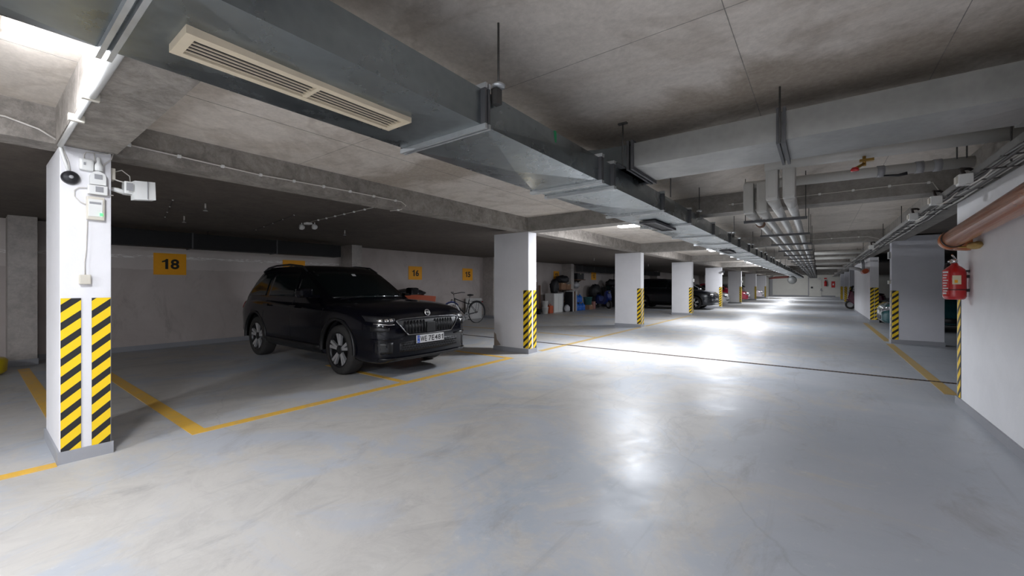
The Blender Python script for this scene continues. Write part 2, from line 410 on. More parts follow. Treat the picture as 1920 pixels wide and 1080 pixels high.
# ------------------------------------------------------------------ dimensions
XL, XBACK, XR, XRB = -4.40, -10.84, 1.22, 7.6
SLAB, BEAM, BAYC = 2.58, 2.32, 2.42
Y0, Y1 = -9.5, 58.5
COLY = [0.40, 6.38, 12.50, 18.85, 25.6, 33.0, 41.6, 49.9]
CT = 0.27

# ------------------------------------------------------------------ floor and its parts
fl = struct('floor', MB().box(XBACK-0.3, XRB+0.3, Y0-0.3, Y1+0.3, -0.2, 0.0), M['floor'])
def line(x0, x1, y0, y1, nm='line_marking'): return MB().box(x0, x1, y0, y1, -0.005, 0.003).build(nm, M['line'] if y0 < 6.5 else M['linefaded'], fl)
line(-4.47, -4.36, -3.0, 0.385)
line(-4.46, -4.35, 1.17, 5.86)
line(-9.9, -4.46, 1.17, 1.29)
line(-9.9, -5.3, 0.46, 0.58)
line(-6.4, -4.46, 3.48, 3.57)
line(-6.6, -4.46, 5.76, 5.86)
line(-4.46, -4.35, 6.80, 12.45)
line(-4.46, -4.35, 12.95, 18.7)
line(-9.9, -4.46, 9.4, 9.5)
line(1.20, 1.32, 7.0, 12.3)
line(1.22, 1.34, 12.8, 18.6)
line(-9.9, -4.46, 15.7, 15.8)
# drain channel across the lane
dr = MB().box(-10.2, 1.6, 7.80, 7.88, -0.006, 0.0035).build('drain_channel', M['rust'], fl)
g = MB()
x = -10.15
while x < 1.6:
    g.box(x, x+0.022, 7.812, 7.868, 0.0030, 0.0045); x += 0.045
g.build('drain_slots', M['darkslot'], dr, kind='stuff')

# ------------------------------------------------------------------ ceiling and beams
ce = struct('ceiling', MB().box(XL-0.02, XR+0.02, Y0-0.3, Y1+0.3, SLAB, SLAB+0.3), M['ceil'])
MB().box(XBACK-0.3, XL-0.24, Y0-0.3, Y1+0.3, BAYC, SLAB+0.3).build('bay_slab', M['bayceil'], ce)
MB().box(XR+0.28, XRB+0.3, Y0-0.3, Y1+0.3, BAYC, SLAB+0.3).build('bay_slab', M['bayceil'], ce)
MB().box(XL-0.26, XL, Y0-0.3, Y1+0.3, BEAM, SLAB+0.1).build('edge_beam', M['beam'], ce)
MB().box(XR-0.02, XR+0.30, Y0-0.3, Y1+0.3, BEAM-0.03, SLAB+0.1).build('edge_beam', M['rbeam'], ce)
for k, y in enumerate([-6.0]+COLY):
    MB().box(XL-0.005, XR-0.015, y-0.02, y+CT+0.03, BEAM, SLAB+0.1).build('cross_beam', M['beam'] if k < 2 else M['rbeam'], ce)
# shuttering joints showing on the slab as narrow raised fins
for x in (-0.35, 0.55, -3.4):
    MB().box(x, x+0.003, Y0, Y1, SLAB-0.002, SLAB+0.01).build('board_joint', M['rbeam'], ce)
for y in (2.1, 9.4):
    MB().box(XL, XR-0.02, y, y+0.0025, SLAB-0.0015, SLAB+0.01).build('board_joint', M['rbeam'], ce)

# ------------------------------------------------------------------ walls
wl = struct('wall_left', MB().box(XBACK-0.3, XBACK, Y0-0.3, Y1+0.3, -0.1, SLAB), M['backwall'])
MB().box(XBACK, XBACK+0.012, Y0, Y1, 0, 0.10).build('plinth', M['plinth'], wl)
for y in [-6.0]+COLY:
    p = MB().box(XBACK, XBACK+0.55, y-0.02, y+CT+0.02, 0, BAYC).build('pilaster', M['pil'], wl)
    MB().box(XBACK, XBACK+0.562, y-0.032, y+CT+0.032, 0, 0.10).build('plinth', M['plinth'], p)
wf = struct('wall_far', MB().box(XBACK-0.3, XRB+0.3, Y1, Y1+0.3, -0.1, SLAB), M['farwall'])
MB().box(-4.6, 1.5, Y1-0.03, Y1, 0, 0.14).build('plinth', M['plinth'], wf)
MB().box(-4.75, -4.45, Y1-0.25, Y1, 0, BEAM).build('frame_post', M['greypl'], wf)
struct('wall_near', MB().box(XBACK-0.3, XRB+0.3, Y0-0.3, Y0, -0.1, SLAB), M['farwall'])
struct('wall_outer', MB().box(XRB, XRB+0.3, Y0-0.3, Y1+0.3, -0.1, SLAB), M['darkwall'])
wr = struct('wall_right', MB().box(XR, XR+0.25, Y0, 6.54, 0, BEAM-0.03), M['rwall'])
MB().box(XR-0.015, XR+0.265, Y0, 6.555, 0, 0.085).build('plinth', M['plinth'], wr)

wr2 = struct('wall_right_far', MB().box(1.45, 1.68, 19.1, 27.0, 0, BEAM-0.03), M['column'])
MB().box(1.438, 1.692, 19.088, 27.01, 0, 0.085).build('plinth', M['plinth'], wr2)
# door in the far wall
dn = struct('door_1', MB().box(-0.9, 0.25, Y1-0.06, Y1-0.001, 0.02, 2.2), M['farwall'])
MB().box(-0.98, -0.88, Y1-0.09, Y1-0.001, 0, 2.25).build('door_frame', M['greypl'], dn)
MB().box(-0.72, -0.52, Y1-0.13, Y1-0.05, 0.95, 1.15, bev=0.02).build('door_handle', M['blackpl'], dn)

# ------------------------------------------------------------------ hazard strips
def clip(poly, a, b, c):      # keep a*u+b*v>=c
    out = []
    for i in range(len(poly)):
        p, q = poly[i], poly[(i+1) % len(poly)]
        fp, fq = a*p[0]+b*p[1]-c, a*q[0]+b*q[1]-c
        if fp >= 0: out.append(p)
        if fp*fq < 0:
            t = fp/(fp-fq); out.append((p[0]+(q[0]-p[0])*t, p[1]+(q[1]-p[1])*t))
    return out
def hazard(parent, origin, udir, ndir, wd=0.105, z0=0.10, z1=1.205, period=0.131, slope=0.88, ph=0.0):
    """striped guard on a wall face: udir along the width as seen from outside, ndir outward"""
    o = Vector(origin); u = Vector(udir); n = Vector(ndir); mb = MB(); t = 0.006
    rect = [(0, z0), (wd, z0), (wd, z1), (0, z1)]
    c = z0-slope*wd-ph; k = 0
    while c < z1+period:
        for (c0, c1, mi) in ((c, c+period*0.56, 0), (c+period*0.56, c+period, 1)):
            pl = clip(clip(rect, -slope, 1, c0), slope, -1, -c1)
            if len(pl) >= 3:
                vs = [o+u*p[0]+Vector((0, 0, p[1]))+n*t for p in pl]
                mb.add(vs, [tuple(range(len(pl)))], mi)
        c += period
    A = [o+u*p[0]+Vector((0, 0, p[1])) for p in rect]; B = [a+n*t for a in A]
    mb.add(A+B, [(0, 1, 5, 4), (1, 2, 6, 5), (2, 3, 7, 6), (3, 0, 4, 7)], 1)
    off = shift(parent)
    me = bpy.data.meshes.new('hazard_strip')
    me.from_pydata([tuple(Vector(p)-off) for p in mb.v], [], mb.f)
    me.materials.append(M['yellow']); me.materials.append(M['black'])
    me.polygons.foreach_set('material_index', mb.mi)
    ob = bpy.data.objects.new('hazard_strip', me); C.objects.link(ob); ob.parent = parent
    return ob

# ------------------------------------------------------------------ columns
def column(name, label, x0, x1, y0, y1, mat, side, top=BEAM, strips=(), group=None):
    t = thing(name, label, 'column', ((x0+x1)/2, (y0+y1)/2, 0), 0, group)
    MB().box(x0, x1, y0, y1, 0, top, bev=0.006).build('shaft', mat, t, world=True)
    MB().box(x0-0.012, x1+0.012, y0-0.012, y1+0.012, 0, 0.09).build('plinth', M['plinth'], t, world=True)
    for s in strips: hazard(t, **s)
    return t
LBL = ['white concrete column nearest the camera, carrying the sounder and alarm boxes',
       'white concrete column in front of the black SUV, second of the left row, with chipped corner',
       'white concrete column right of the stored clutter, third of the left row',
       'white concrete column at the flank of the parked dark SUV, fourth of the left row',
       'white concrete column just behind the nose of the distant dark SUV, fifth of the left row',
       'white concrete column between the white car and the red car, sixth of the left row',
       'white concrete column between the red car and the silver car, seventh of the left row',
       'last white concrete column of the left row, nearest the cream end wall']
cols = []
for k, y in enumerate(COLY):
    x1 = XL; x0 = XL-0.84
    st = [dict(origin=(x1, y+0.004, 0), udir=(0, 1, 0), ndir=(1, 0, 0), wd=0.103, z0=0.07),
          dict(origin=(x1, y+CT-0.107, 0), udir=(0, 1, 0), ndir=(1, 0, 0), wd=0.103, z0=0.07, ph=0.05)]
    if k > 0: st.append(dict(origin=(x1-0.115, y, 0), udir=(1, 0, 0), ndir=(0, -1, 0), wd=0.113, z0=0.10))
    cols.append(column('concrete_column', LBL[k], x0, x1, y, y+CT, M['column'], 'L', strips=st))
MB().prism([(-5.24, 0.09), (-5.18, 0.09), (-5.07, 0.11), (-5.12, 0.17), (-5.17, 0.22), (-5.19, 0.32), (-5.24, 0.36)], 6.38-0.003, 6.40, 'y').build('chipped_patch', M['chip'], cols[1], world=True, label='brownish patch where the white paint has chipped off')
column('concrete_column', 'wide pale grey column on the right, standing before the teal car', 1.31, 2.14, 12.45, 12.75, M['greywall'], 'R', top=BEAM+0.1-0.03,
       strips=[dict(origin=(1.315, 12.45, 0), udir=(1, 0, 0), ndir=(0, -1, 0), wd=0.11, z0=0.085, z1=1.18),
               dict(origin=(1.31, 12.57, 0), udir=(0, -1, 0), ndir=(-1, 0, 0), wd=0.10, z0=0.085, z1=1.18)])
for (y, lb) in ((32.3, 'grey column on the far right just behind the maroon motorcycle'), (38.4, 'grey column on the far right, between the motorcycle column and the last one'), (45.0, 'grey column on the far right nearest the end wall')):
    column('concrete_column', lb, 1.5, 2.3, y, y+0.3, M['greywall'], 'R', top=BEAM-0.03,
           strips=[dict(origin=(1.505, y, 0), udir=(1, 0, 0), ndir=(0, -1, 0), wd=0.16), dict(origin=(1.5, y+0.14, 0), udir=(0, -1, 0), ndir=(-1, 0, 0), wd=0.13)])
hazard(wr, origin=(XR, 6.50, 0), udir=(0, -1, 0), ndir=(-1, 0, 0), wd=0.12, z0=0.09, z1=1.20)
hazard(wr2, origin=(1.452, 19.1, 0), udir=(1, 0, 0), ndir=(0, -1, 0), wd=0.106, z0=0.09, z1=1.22)
hazard(wr2, origin=(1.572, 19.1, 0), udir=(1, 0, 0), ndir=(0, -1, 0), wd=0.106, z0=0.09, z1=1.22, ph=0.06)

# ------------------------------------------------------------------ parking number signs on the back wall
for (n, ya, yb, z0, z1) in (('18', 2.27, 2.81, 1.52, 1.965), ('17', 4.78, 5.34, 1.50, 1.945), ('16', 8.74, 9.31, 1.49, 1.935), ('15', 11.30, 11.86, 1.49, 1.95), ('13', 17.98, 18.52, 1.60, 2.03), ('12', 22.3, 22.95, 1.63, 2.07), ('11', 25.95, 26.6, 1.66, 2.09)):
    s = thing('number_sign', {'18': 'orange sign reading eighteen on the back wall left of the black SUV', '17': 'orange sign half hidden behind the black SUV roof', '16': 'orange sign reading sixteen above the orange-red chest', '15': 'orange sign reading fifteen above the bicycle', '13': 'orange sign reading thirteen above the pale cabinet', '12': 'orange sign reading twelve above the blue scooter', '11': 'orange sign reading eleven just left of the third column'}[n], 'sign', (XBACK, (ya+yb)/2, z0), 0, 'orange bay number signs')
    MB().box(XBACK, XBACK+0.012, ya, yb, z0, z1, bev=0.003).build('sign_board', M['orange'], s, world=True)
    text(n, 0.21, 0.30 if n != '11' else 0.2, M['ink'], s, (0.0135, 0, (z1-z0)/2), ROT_PX, 0.03)

# ------------------------------------------------------------------ dark ducts along the back wall
def dark_duct(label, ya, yb):
    t = thing('bay_duct', label, 'duct', (XBACK+0.45, (ya+yb)/2, 2.03), 0, 'dark ducts over the bays')
    n = max(1, round((yb-ya)/1.55)); L = (yb-ya)/n
    for i in range(n):
        MB().box(XBACK+0.56, XBACK+0.90, ya+i*L+0.008, ya+(i+1)*L-0.008, 2.035, 2.33, bev=0.006).build('duct_section', M['darkduct'], t, world=True)
        MB().box(XBACK+0.545, XBACK+0.915, ya+i*L-0.012, ya+i*L+0.012, 2.02, 2.345).build('flange', M['darkflange'], t, world=True)
        MB().cyl((XBACK+0.73, ya+i*L+0.3, 2.33), (XBACK+0.73, ya+i*L+0.3, BAYC+0.01), 0.006, n=6).build('hanger_rod', M['rod'], t, world=True)
    return t
dark_duct('long dark duct hung above bay signs 18 and 17', 1.1, 5.84)
dark_duct('dark duct hung above bay signs 12 and 11', 19.4, 25.2)
dark_duct('dark duct in the far left bays above the distant dark SUV', 26.2, 32.6)

# ------------------------------------------------------------------ main duct
DX0, DX1, DZ0, DZ1 = -1.865, -1.290, 2.07, 2.24
md = thing('ventilation_duct', 'long galvanised rectangular duct running the length of the lane ceiling', 'duct', ((DX0+DX1)/2, 1.5, DZ0))
joints = [-5.6, -4.2, -2.8, -1.2, 0.27, 1.49, 2.79, 3.01, 4.28]
while joints[-1] < 53: joints.append(joints[-1]+(1.45 if len(joints) % 3 else 1.1))
def duct_piece(x0, x1, y0, y1, z0, z1, sag=0.012):
    mb = MB(); cx, cy = (x0+x1)/2, (y0+y1)/2
    V = [(x0, y0, z0), (x1, y0, z0), (x1, y1, z0), (x0, y1, z0), (x0, y0, z1), (x1, y0, z1), (x1, y1, z1), (x0, y1, z1), (cx, cy, z0-sag),
         (x1+sag*0.25, cy, (z0+z1)/2), (x0-sag*0.25, cy, (z0+z1)/2)]
    F = [(0, 8, 1), (1, 8, 2), (2, 8, 3), (3, 8, 0), (4, 5, 6, 7), (0, 1, 5, 4), (2, 3, 7, 6),
         (1, 2, 9), (2, 6, 9), (6, 5, 9), (5, 1, 9), (0, 10, 3), (3, 10, 7), (7, 10, 4), (4, 10, 0)]
    return mb.add(V, F)
for i in range(len(joints)-1):
    a, b = joints[i], joints[i+1]
    duct_piece(DX0, DX1, a, b, DZ0, DZ1, (0.012 if (0 < a < 1 or 4 < a < 5 or 9 < a < 11) else 0.030) if b-a > 0.5 else 0.0).build('duct_section', M['duct'], md, world=True)
for i, y in enumerate(joints):
    big = MB()
    for dy in ((-0.013, 0.013) if i < 12 else (0,)):
        big.box(DX0-0.03, DX1+0.03, y+dy-0.007, y+dy+0.007, DZ0-0.024, DZ0)
        big.box(DX0-0.03, DX1+0.03, y+dy-0.007, y+dy+0.007, DZ1, DZ1+0.024)
    big.build('flange', M['flange'], md, world=True)
    for xa_, xb_ in ((DX1, DX1+0.026), (DX0-0.026, DX0)):
        for dy in ((-0.013, 0.013) if i < 12 else (0,)):
            MB().box(xa_, xb_, y+dy-0.007, y+dy+0.007, DZ0, DZ1).build('flange', M['darkflange'], md, world=True)
# hanger rods
for (x, y) in [(-1.25, 1.555)]+[(-1.25, y) for y in (-1.0, 5.75, 8.5, 11.2, 14.2, 17, 20, 23, 26, 29, 33, 37, 41, 45)]:
    MB().cyl((x, y, DZ1-0.02), (x, y, SLAB+0.01), 0.0055, n=8).build('hanger_rod', M['rod'], md, world=True)
    MB().lathe([(0.0, -0.012), (0.03, -0.012), (0.035, 0), (0.018, 0.012), (0.0, 0.014)], (x, y, DZ1+0.035), n=12).build('hanger_washer', M['flange'], md, world=True)
    MB().box(x-0.03, x+0.006, y-0.02, y+0.02, DZ1-0.055, DZ1+0.02).build('hanger_bracket', M['rod'], md, world=True)
MB().box(-1.32, -1.25, 0.98, 1.02, SLAB-0.02, SLAB+0.005).build('hanger_bracket', M['rod'], md, world=True)
MB().cyl((-1.28, 1.0, SLAB-0.06), (-1.28, 1.0, SLAB), 0.006, n=8).build('hanger_rod', M['rod'], md, world=True)
MB().box(DX1-0.001, DX1+0.006, 2.145, 2.165, 2.145, 2.243).build('tape_mark', M['green'], md, world=True, label='strip of green tape')
# grilles
def grille(x0, x1, y0, y1, z, split, mat, parent, label=None):
    f = MB(); b = 0.028
    f.box(x0, x1, y0, y0+b, z-0.012, z+0.016); f.box(x0, x1, y1-b, y1, z-0.012, z+0.016)
    f.box(x0, x0+b, y0+b, y1-b, z-0.012, z+0.016); f.box(x1-b, x1, y0+b, y1-b, z-0.012, z+0.016)
    if split: f.box(x0+b, x1-b, split-0.008, split+0.008, z-0.010, z+0.004)
    fr = f.build('grille', mat, parent, world=True, label=label)
    MB().box(x0+b, x1-b, y0+b, y1-b, z+0.003, z+0.006).build('grille_backing', M['blackpl'], fr, world=True)
    n = 5
    for i in range(n):
        xx = x0+b+(x1-x0-2*b)*(i+0.5)/n
        MB().box(xx-0.0025, xx+0.0025, y0+b, y1-b, z-0.007, z-0.003).build('louvre', mat, fr, world=True)
grille(-1.655, -1.485, 0.385, 1.215, DZ0-0.016, 0.80, M['cream'], md, 'cream louvred air grille')
grille(-1.69, -1.50, 4.75, 5.6, DZ0-0.034, None, M['darkflange'], md)
grille(-1.69, -1.50, 9.6, 10.5, DZ0-0.034, None, M['darkflange'], md)

# ------------------------------------------------------------------ branch duct crossing to the right
BY0, BY1, BZ0, BZ1 = 3.18, 3.72, 2.245, 2.43
bd = thing('branch_duct', 'wide galvanised branch duct crossing the ceiling toward the right wall', 'duct', (0, (BY0+BY1)/2, BZ0))
def branch_piece(x0, x1, sag):
    mb = MB(); cx, cy = (x0+x1)/2, (BY0+BY1)/2
    V = [(x0, BY0, BZ0), (x1, BY0, BZ0), (x1, BY1, BZ0), (x0, BY1, BZ0), (x0, BY0, BZ1), (x1, BY0, BZ1), (x1, BY1, BZ1), (x0, BY1, BZ1), (cx, cy, BZ0-sag)]
    return mb.add(V, [(0, 8, 1), (1, 8, 2), (2, 8, 3), (3, 8, 0), (4, 5, 6, 7), (0, 1, 5, 4), (2, 3, 7, 6), (1, 2, 6, 5), (3, 0, 4, 7)])
xs = [-1.20, -0.195, 1.215]
for a, b in zip(xs, xs[1:]): branch_piece(a, b, 0.026).build('duct_section', M['duct2'], bd, world=True)
for x in (-1.20, -0.195):
    f = MB()
    for dx in (-0.017, 0.017):
        f.box(x+dx-0.009, x+dx+0.009, BY0-0.026, BY1+0.026, BZ0-0.026, BZ0)
        f.box(x+dx-0.009, x+dx+0.009, BY0-0.026, BY1+0.026, BZ1, BZ1+0.022)
        f.box(x+dx-0.009, x+dx+0.009, BY0-0.026, BY0, BZ0, BZ1); f.box(x+dx-0.009, x+dx+0.009, BY1, BY1+0.026, BZ0, BZ1)
    f.build('flange', M['darkflange'], bd, world=True)
MB().box(0.93, 1.04, BY0-0.012, BY1+0.012, BZ0-0.012, BZ1+0.012).build('end_collar', M['duct2'], bd, world=True)
# radius take-off onto the top of the main duct
arc = [(-1.22-0.62*math.sin(a*PI/2/10), BY0-0.0-0.36*(1-math.cos(a*PI/2/10))) for a in range(11)]
MB().prism([(-1.22, BY1)]+[(px, py) for px, py in arc]+[(-1.84, BY1)], DZ1+0.002, BZ1, 'z', smooth=False).build('takeoff_elbow', M['duct'], bd, world=True)
MB().box(DX1-0.02, DX1+0.05, 3.02, 3.80, DZ1+0.002, DZ1+0.012).build('saddle_flange', M['darkflange'], bd, world=True)
MB().cyl((-1.235, 3.10, BZ0-0.005), (-1.235, 3.10, SLAB+0.01), 0.0055, n=8).build('hanger_rod', M['rod'], bd, world=True)
MB().cyl((-1.235, 4.40, 2.22), (-1.235, 4.40, SLAB+0.01), 0.0055, n=8).build('hanger_rod', M['rod'], md, world=True)
MB().box(-1.27, -1.20, 3.085, 3.115, SLAB-0.012, SLAB+0.005).build('hanger_bracket', M['rod'], bd, world=True)
MB().cyl((-0.20, BY0-0.04, BZ0-0.03), (-0.20, BY0-0.04, SLAB+0.01), 0.0055, n=8).build('hanger_rod', M['rod'], bd, world=True)

# ------------------------------------------------------------------ luminaires
def lamp(y, label, x=-2.7, power=1.0, detail=True):
    t = thing('ceiling_lamp', label, 'lamp', (x, y, SLAB-0.09), 0, 'ceiling lamps over the lane')
    MB().box(x-0.30, x+0.30, y-0.09, y+0.09, SLAB-0.045, SLAB+0.002, bev=0.012).build('lamp_base', M['white'], t, world=True)
    prof = [(-0.085, SLAB-0.045), (-0.085, SLAB-0.085), (-0.06, SLAB-0.125), (0.06, SLAB-0.125), (0.085, SLAB-0.085), (0.085, SLAB-0.045)]
    mb = MB(); n = len(prof); X = [x-0.29, x-0.265, x+0.265, x+0.29]; sc = [0.8, 1, 1, 0.8]
    vs = [(X[i], y+p[0]*sc[i], SLAB-0.045-(SLAB-0.045-p[1])*sc[i]) for i in range(4) for p in prof]
    mb.add(vs, [(i*n+k, i*n+k+1, (i+1)*n+k+1, (i+1)*n+k) for i in range(3) for k in range(n-1)]+[tuple(range(n)), tuple(range(3*n, 4*n))], 0, True)
    mb.build('diffuser', M['diffuser'], t, world=True)
    ld = bpy.data.lights.new('lamp_light', 'POINT'); ld.energy = LAMP_WATTS*power; ld.color = (0.89, 0.93, 1.0); ld.shadow_soft_size = 0.07
    lo = bpy.data.objects.new('lamp_light', ld); C.objects.link(lo); lo.parent = t
    lo.location = (0, 0, -0.13); ld.energy *= 0.30
    la = bpy.data.lights.new('lamp_glow', 'AREA'); la.shape = 'RECTANGLE'; la.size = 0.5; la.size_y = 0.12
    la.energy = LAMP_WATTS*power*0.56; la.color = (0.89, 0.93, 1.0)
    ao = bpy.data.objects.new('lamp_glow', la); C.objects.link(ao); ao.parent = t; ao.location = (0, 0, -0.045)
    return t
lamp(0.0, 'white ceiling lamp at the upper left corner, nearest the camera', x=-2.99, power=0.17)
lamp(7.85, 'glowing ceiling lamp behind the second column, largest lit lamp in view', x=-2.92)
lamp(15.2, 'glowing ceiling lamp, second lit lamp along the lane')
lamp(24.3, 'glowing ceiling lamp, third lit lamp along the lane', power=0.8)
lamp(33.9, 'glowing ceiling lamp, fourth lit lamp along the lane', power=0.8)
lamp(44.0, 'glowing ceiling lamp, fifth lit lamp along the lane', power=0.8)
lamp(53.0, 'glowing ceiling lamp nearest the end wall', power=0.8)
lamp(-6.6, 'ceiling lamp behind the camera, left lamp row')
lamp(-1.9, 'added fill lamp out of view behind the camera, right of the duct', x=-0.2, power=0.42)  # added light, no second row exists; lifts right wall and ceiling
lamp(-3.0, 'added fill lamp out of view behind the camera, left of the duct', power=0.9)  # added between the real lamps to brighten the camera-facing column faces

# ------------------------------------------------------------------ grey pipes
pp = thing('pipe_run', 'bundle of four grey insulated pipes on trapeze hangers under the lane ceiling', 'pipes', (-0.4, 20, 2.1))
PXS = [(-0.615, 5.25), (-0.49, 5.25), (-0.345, 4.55), (-0.215, 4.55)]
PZ, PR = 2.115, 0.040
for i, (x, ys) in enumerate(PXS):
    MB().tube([(x, ys, PZ), (x, 6.1, PZ), (x, 54, PZ)], [PR*1.22, PR, PR], 12).build('pipe', M['pipebright'], pp, world=True)
    # lagged drop from the crossing pipe: flat faced mitred box
    zt = 2.46 if i > 1 else 2.42
    MB().box(x-0.050, x+0.050, ys-0.13, ys+0.05, PZ-0.03, zt, bev=0.022).build('lagged_drop', M['pipe'], pp, world=True)
    MB().tube([(x, ys-0.06, PZ-0.0), (x, ys+0.10, PZ), (x, ys+0.42, PZ)], [0.05, 0.053, 0.046], 12).build('lagged_elbow', M['pipe'], pp, world=True)
y = 5.62; k = 0
while y < 53:
    MB().box(-0.72, -0.10, y-0.018, y+0.018, PZ-PR-0.032, PZ-PR-0.002).build('trapeze_hanger', M['darkflange'], pp, world=True)
    for x in (-0.705, -0.115):
        MB().cyl((x, y, PZ-PR-0.03), (x, y, SLAB+0.01), 0.005, n=6).build('hanger_rod', M['rod'], pp, world=True)
    y += 1.75 if y < 20 else 2.2
MB().tube([(-0.615, 6.25, PZ), (-0.615, 6.37, PZ)], 0.052, 12).build('pipe_coupling', M['wood'], pp, world=True)

def crossing(name, label, y, z, xa, xb, r, slope=0.0):
    t = thing(name, label, 'pipe', ((xa+xb)/2, y, z-r))
    MB().tube([(xa, y, z), (xb, y+slope, z)], r, 16).build('pipe', M['pipe'], t, world=True)
    return t
c1 = crossing('crossing_pipe', 'thick grey pipe crossing under the branch duct with a red valve handle', 4.42, 2.41, -0.40, 1.21, 0.058, 0.12)
v = MB().cyl((0.30, 4.42, 2.36), (0.30, 4.42, 2.28), 0.012, n=8); v.box(0.27, 0.36, 4.40, 4.44, 2.315, 2.335)
v.cyl((0.30, 4.42, 2.30), (0.24, 4.33, 2.25), 0.012, n=8); vo = v.build('valve', M['brass'], c1, world=True)
MB().lathe([(0, 0.0), (0.026, 0.0), (0.03, 0.012), (0.02, 0.03), (0, 0.032)], (0.235, 4.32, 2.225), n=14).build('valve_handle', M['red'], vo, world=True, label='red valve handle')
c2 = crossing('crossing_pipe', 'grey pipe with taped joints crossing above the four pipe bundle', 5.20, 2.40, -0.66, 1.10, 0.050, 0.15)
for x in (0.45, 0.72, 0.84):
    MB().cyl((x, 5.20+0.15*(x+0.66)/1.76, 2.40), (x+0.055, 5.20+0.15*(x+0.715)/1.76, 2.40), 0.056, n=16).build('joint_tape', M['greypl'], c2, world=True)
MB().tube([(0.50, 5.27, 2.35), (0.60, 5.25, 2.335), (0.66, 5.25, 2.345)], [0.008, 0.012, 0.016], 8).build('valve_lever', M['blackpl'], c2, world=True)
for x in (0.98, 1.04):
    MB().cyl((x, 5.26, 2.42), (x, 5.26, SLAB+0.01), 0.006, n=6).build('hanger_rod', M['rod'], c2, world=True)
# further crossing pipes far down the lane
for (y, z, lb) in ((15.2, 2.25, 'pale crossing pipe in front of the third right bay'), (17.4, 2.22, 'pale crossing pipe just before the white right wall'), (20.5, 2.18, 'pale crossing pipe over the white right wall'), (25.0, 2.14, 'lowest pale crossing pipe far down the lane')):
    crossing('crossing_pipe', lb, y, z, -0.1, 1.28, 0.045)

# ------------------------------------------------------------------ cable tray on the right
ct = thing('cable_tray', 'cable tray packed with grey cables along the top of the right wall', 'cable tray', (1.08, 9, 2.15))
TX0, TX1, TZ = 0.97, 1.17, 2.16
for x in (TX0, TX1-0.008):
    MB().box(x, x+0.008, 1.5, 30, TZ, TZ+0.05).build('tray_rail', M['greycable'], ct, world=True)
y = 1.6; i = 0
while y < 20:
    MB().box(TX0, TX1, y, y+0.022, TZ, TZ+0.008).build('tray_rung', M['rod'], ct, world=True); y += 0.42
y = 2.0
while y < 29:
    MB().cyl((1.07, y, TZ), (1.07, y, SLAB+0.01), 0.006, n=6).build('hanger_rod', M['rod'], ct, world=True); y += 2.35
rd = random.Random(3)
for i in range(9):
    x = TX0+0.02+i*0.019; z = TZ+0.020+rd.random()*0.02
    pts = []; y = 1.5
    while y < 30: pts.append((x+rd.uniform(-0.014, 0.014), y, z-0.018+rd.uniform(-0.012, 0.014))); y += 0.75
    MB().tube(pts, 0.0105, 6).build('cable', (M['greycable'], M['clamp'], M['pipe'])[i % 3] if i != 4 else M['cable'], ct, world=True)
for j, (y, z) in enumerate(((4.75, 2.13), (5.75, 2.13), (6.95, 2.13), (11.9, 2.13))):
    t = thing('junction_box', ['white junction box on the cable tray, nearest the camera', 'white junction box on the cable tray, second from the camera', 'white junction box on the cable tray above the wall end', 'small white junction box at the top of the wide grey column'][j], 'junction box', (0.93, y, z), 0, 'tray junction boxes')
    MB().box(0.885, 0.968, y-0.045, y+0.045, z-0.035, z+0.05, bev=0.008).build('box_body', M['white'], t, world=True)
    MB().box(0.872, 0.887, y-0.030, y+0.030, z-0.02, z+0.035, bev=0.004).build('box_cover', M['offwhite'], t, world=True)
    MB().tube([(0.93, y+0.02, z+0.05), (0.93, y+0.12, z+0.12), (0.99, y+0.20, z+0.13), (1.04, y+0.1, z+0.06)], 0.013, 8).build('cable_loop', M['clamp'], t, world=True)
    MB().tube([(0.93, y-0.02, z-0.03), (0.94, y-0.10, z-0.055), (0.99, y-0.22, z-0.02), (1.02, y-0.3, z+0.03)], 0.006, 8).build('cable_tail', M['cable'], t, world=True)

def clip_cable(label, pts, r=0.006, clip=0.013, step=0.32, mat=None, name='surface_cable'):
    t = thing(name, label, 'cable', pts[0])
    MB().tube(pts, r, 8).build('cable', mat or M['cable'], t, world=True)
    cl = MB(); acc = 0.05
    for a, b in zip(pts, pts[1:]):
        a, b = Vector(a), Vector(b); L = (b-a).length; d = acc
        while d < L:
            p = a+(b-a)*(d/L); cl.box(p.x-clip, p.x+clip, p.y-clip, p.y+clip, p.z-clip, p.z+clip, bev=0.004); d += step
        acc = d-L
    cl.build('cable_clip', M['white'], t, world=True, kind='stuff')
    return t
clip_cable('white clipped cable running along the left edge beam above the black SUV', [(XL+0.012, 0.72, 2.42), (XL+0.012, 1.7, 2.385), (XL+0.012, 2.6, 2.40), (XL+0.012, 3.42, 2.40), (XL+0.010, 3.5, 2.36), (XL-0.05, 3.47, BEAM-0.008), (XL-0.26, 3.45, BEAM-0.008)])
clip_cable('dotted white cable on the bay ceiling leading to the twin spot fitting', [(XL-0.26, 3.45, BAYC-0.010), (-5.6, 3.50, BAYC-0.010), (-7.1, 3.60, BAYC-0.010)], 0.004, step=0.3)
clip_cable('white cable on the left edge beam at the picture edge', [(XL+0.012, -0.9, 2.44), (XL+0.012, -0.1, 2.43), (XL+0.012, 0.15, 2.44), (XL+0.012, 0.30, 2.40), (XL+0.012, 0.38, 2.35)])
clip_cable('thin white cable on the crossing beam over the pipe bundle', [(-1.0, 6.35, 2.42), (-0.2, 6.35, 2.43), (0.8, 6.35, 2.44), (1.0, 6.35, 2.43), (1.06, 6.34, 2.30)], 0.005)
clip_cable('thin white cable on the far crossing beam', [(-0.3, 12.47, 2.42), (0.9, 12.47, 2.43), (1.1, 12.46, 2.36), (1.1, 12.40, 2.25)], 0.006, step=0.5)
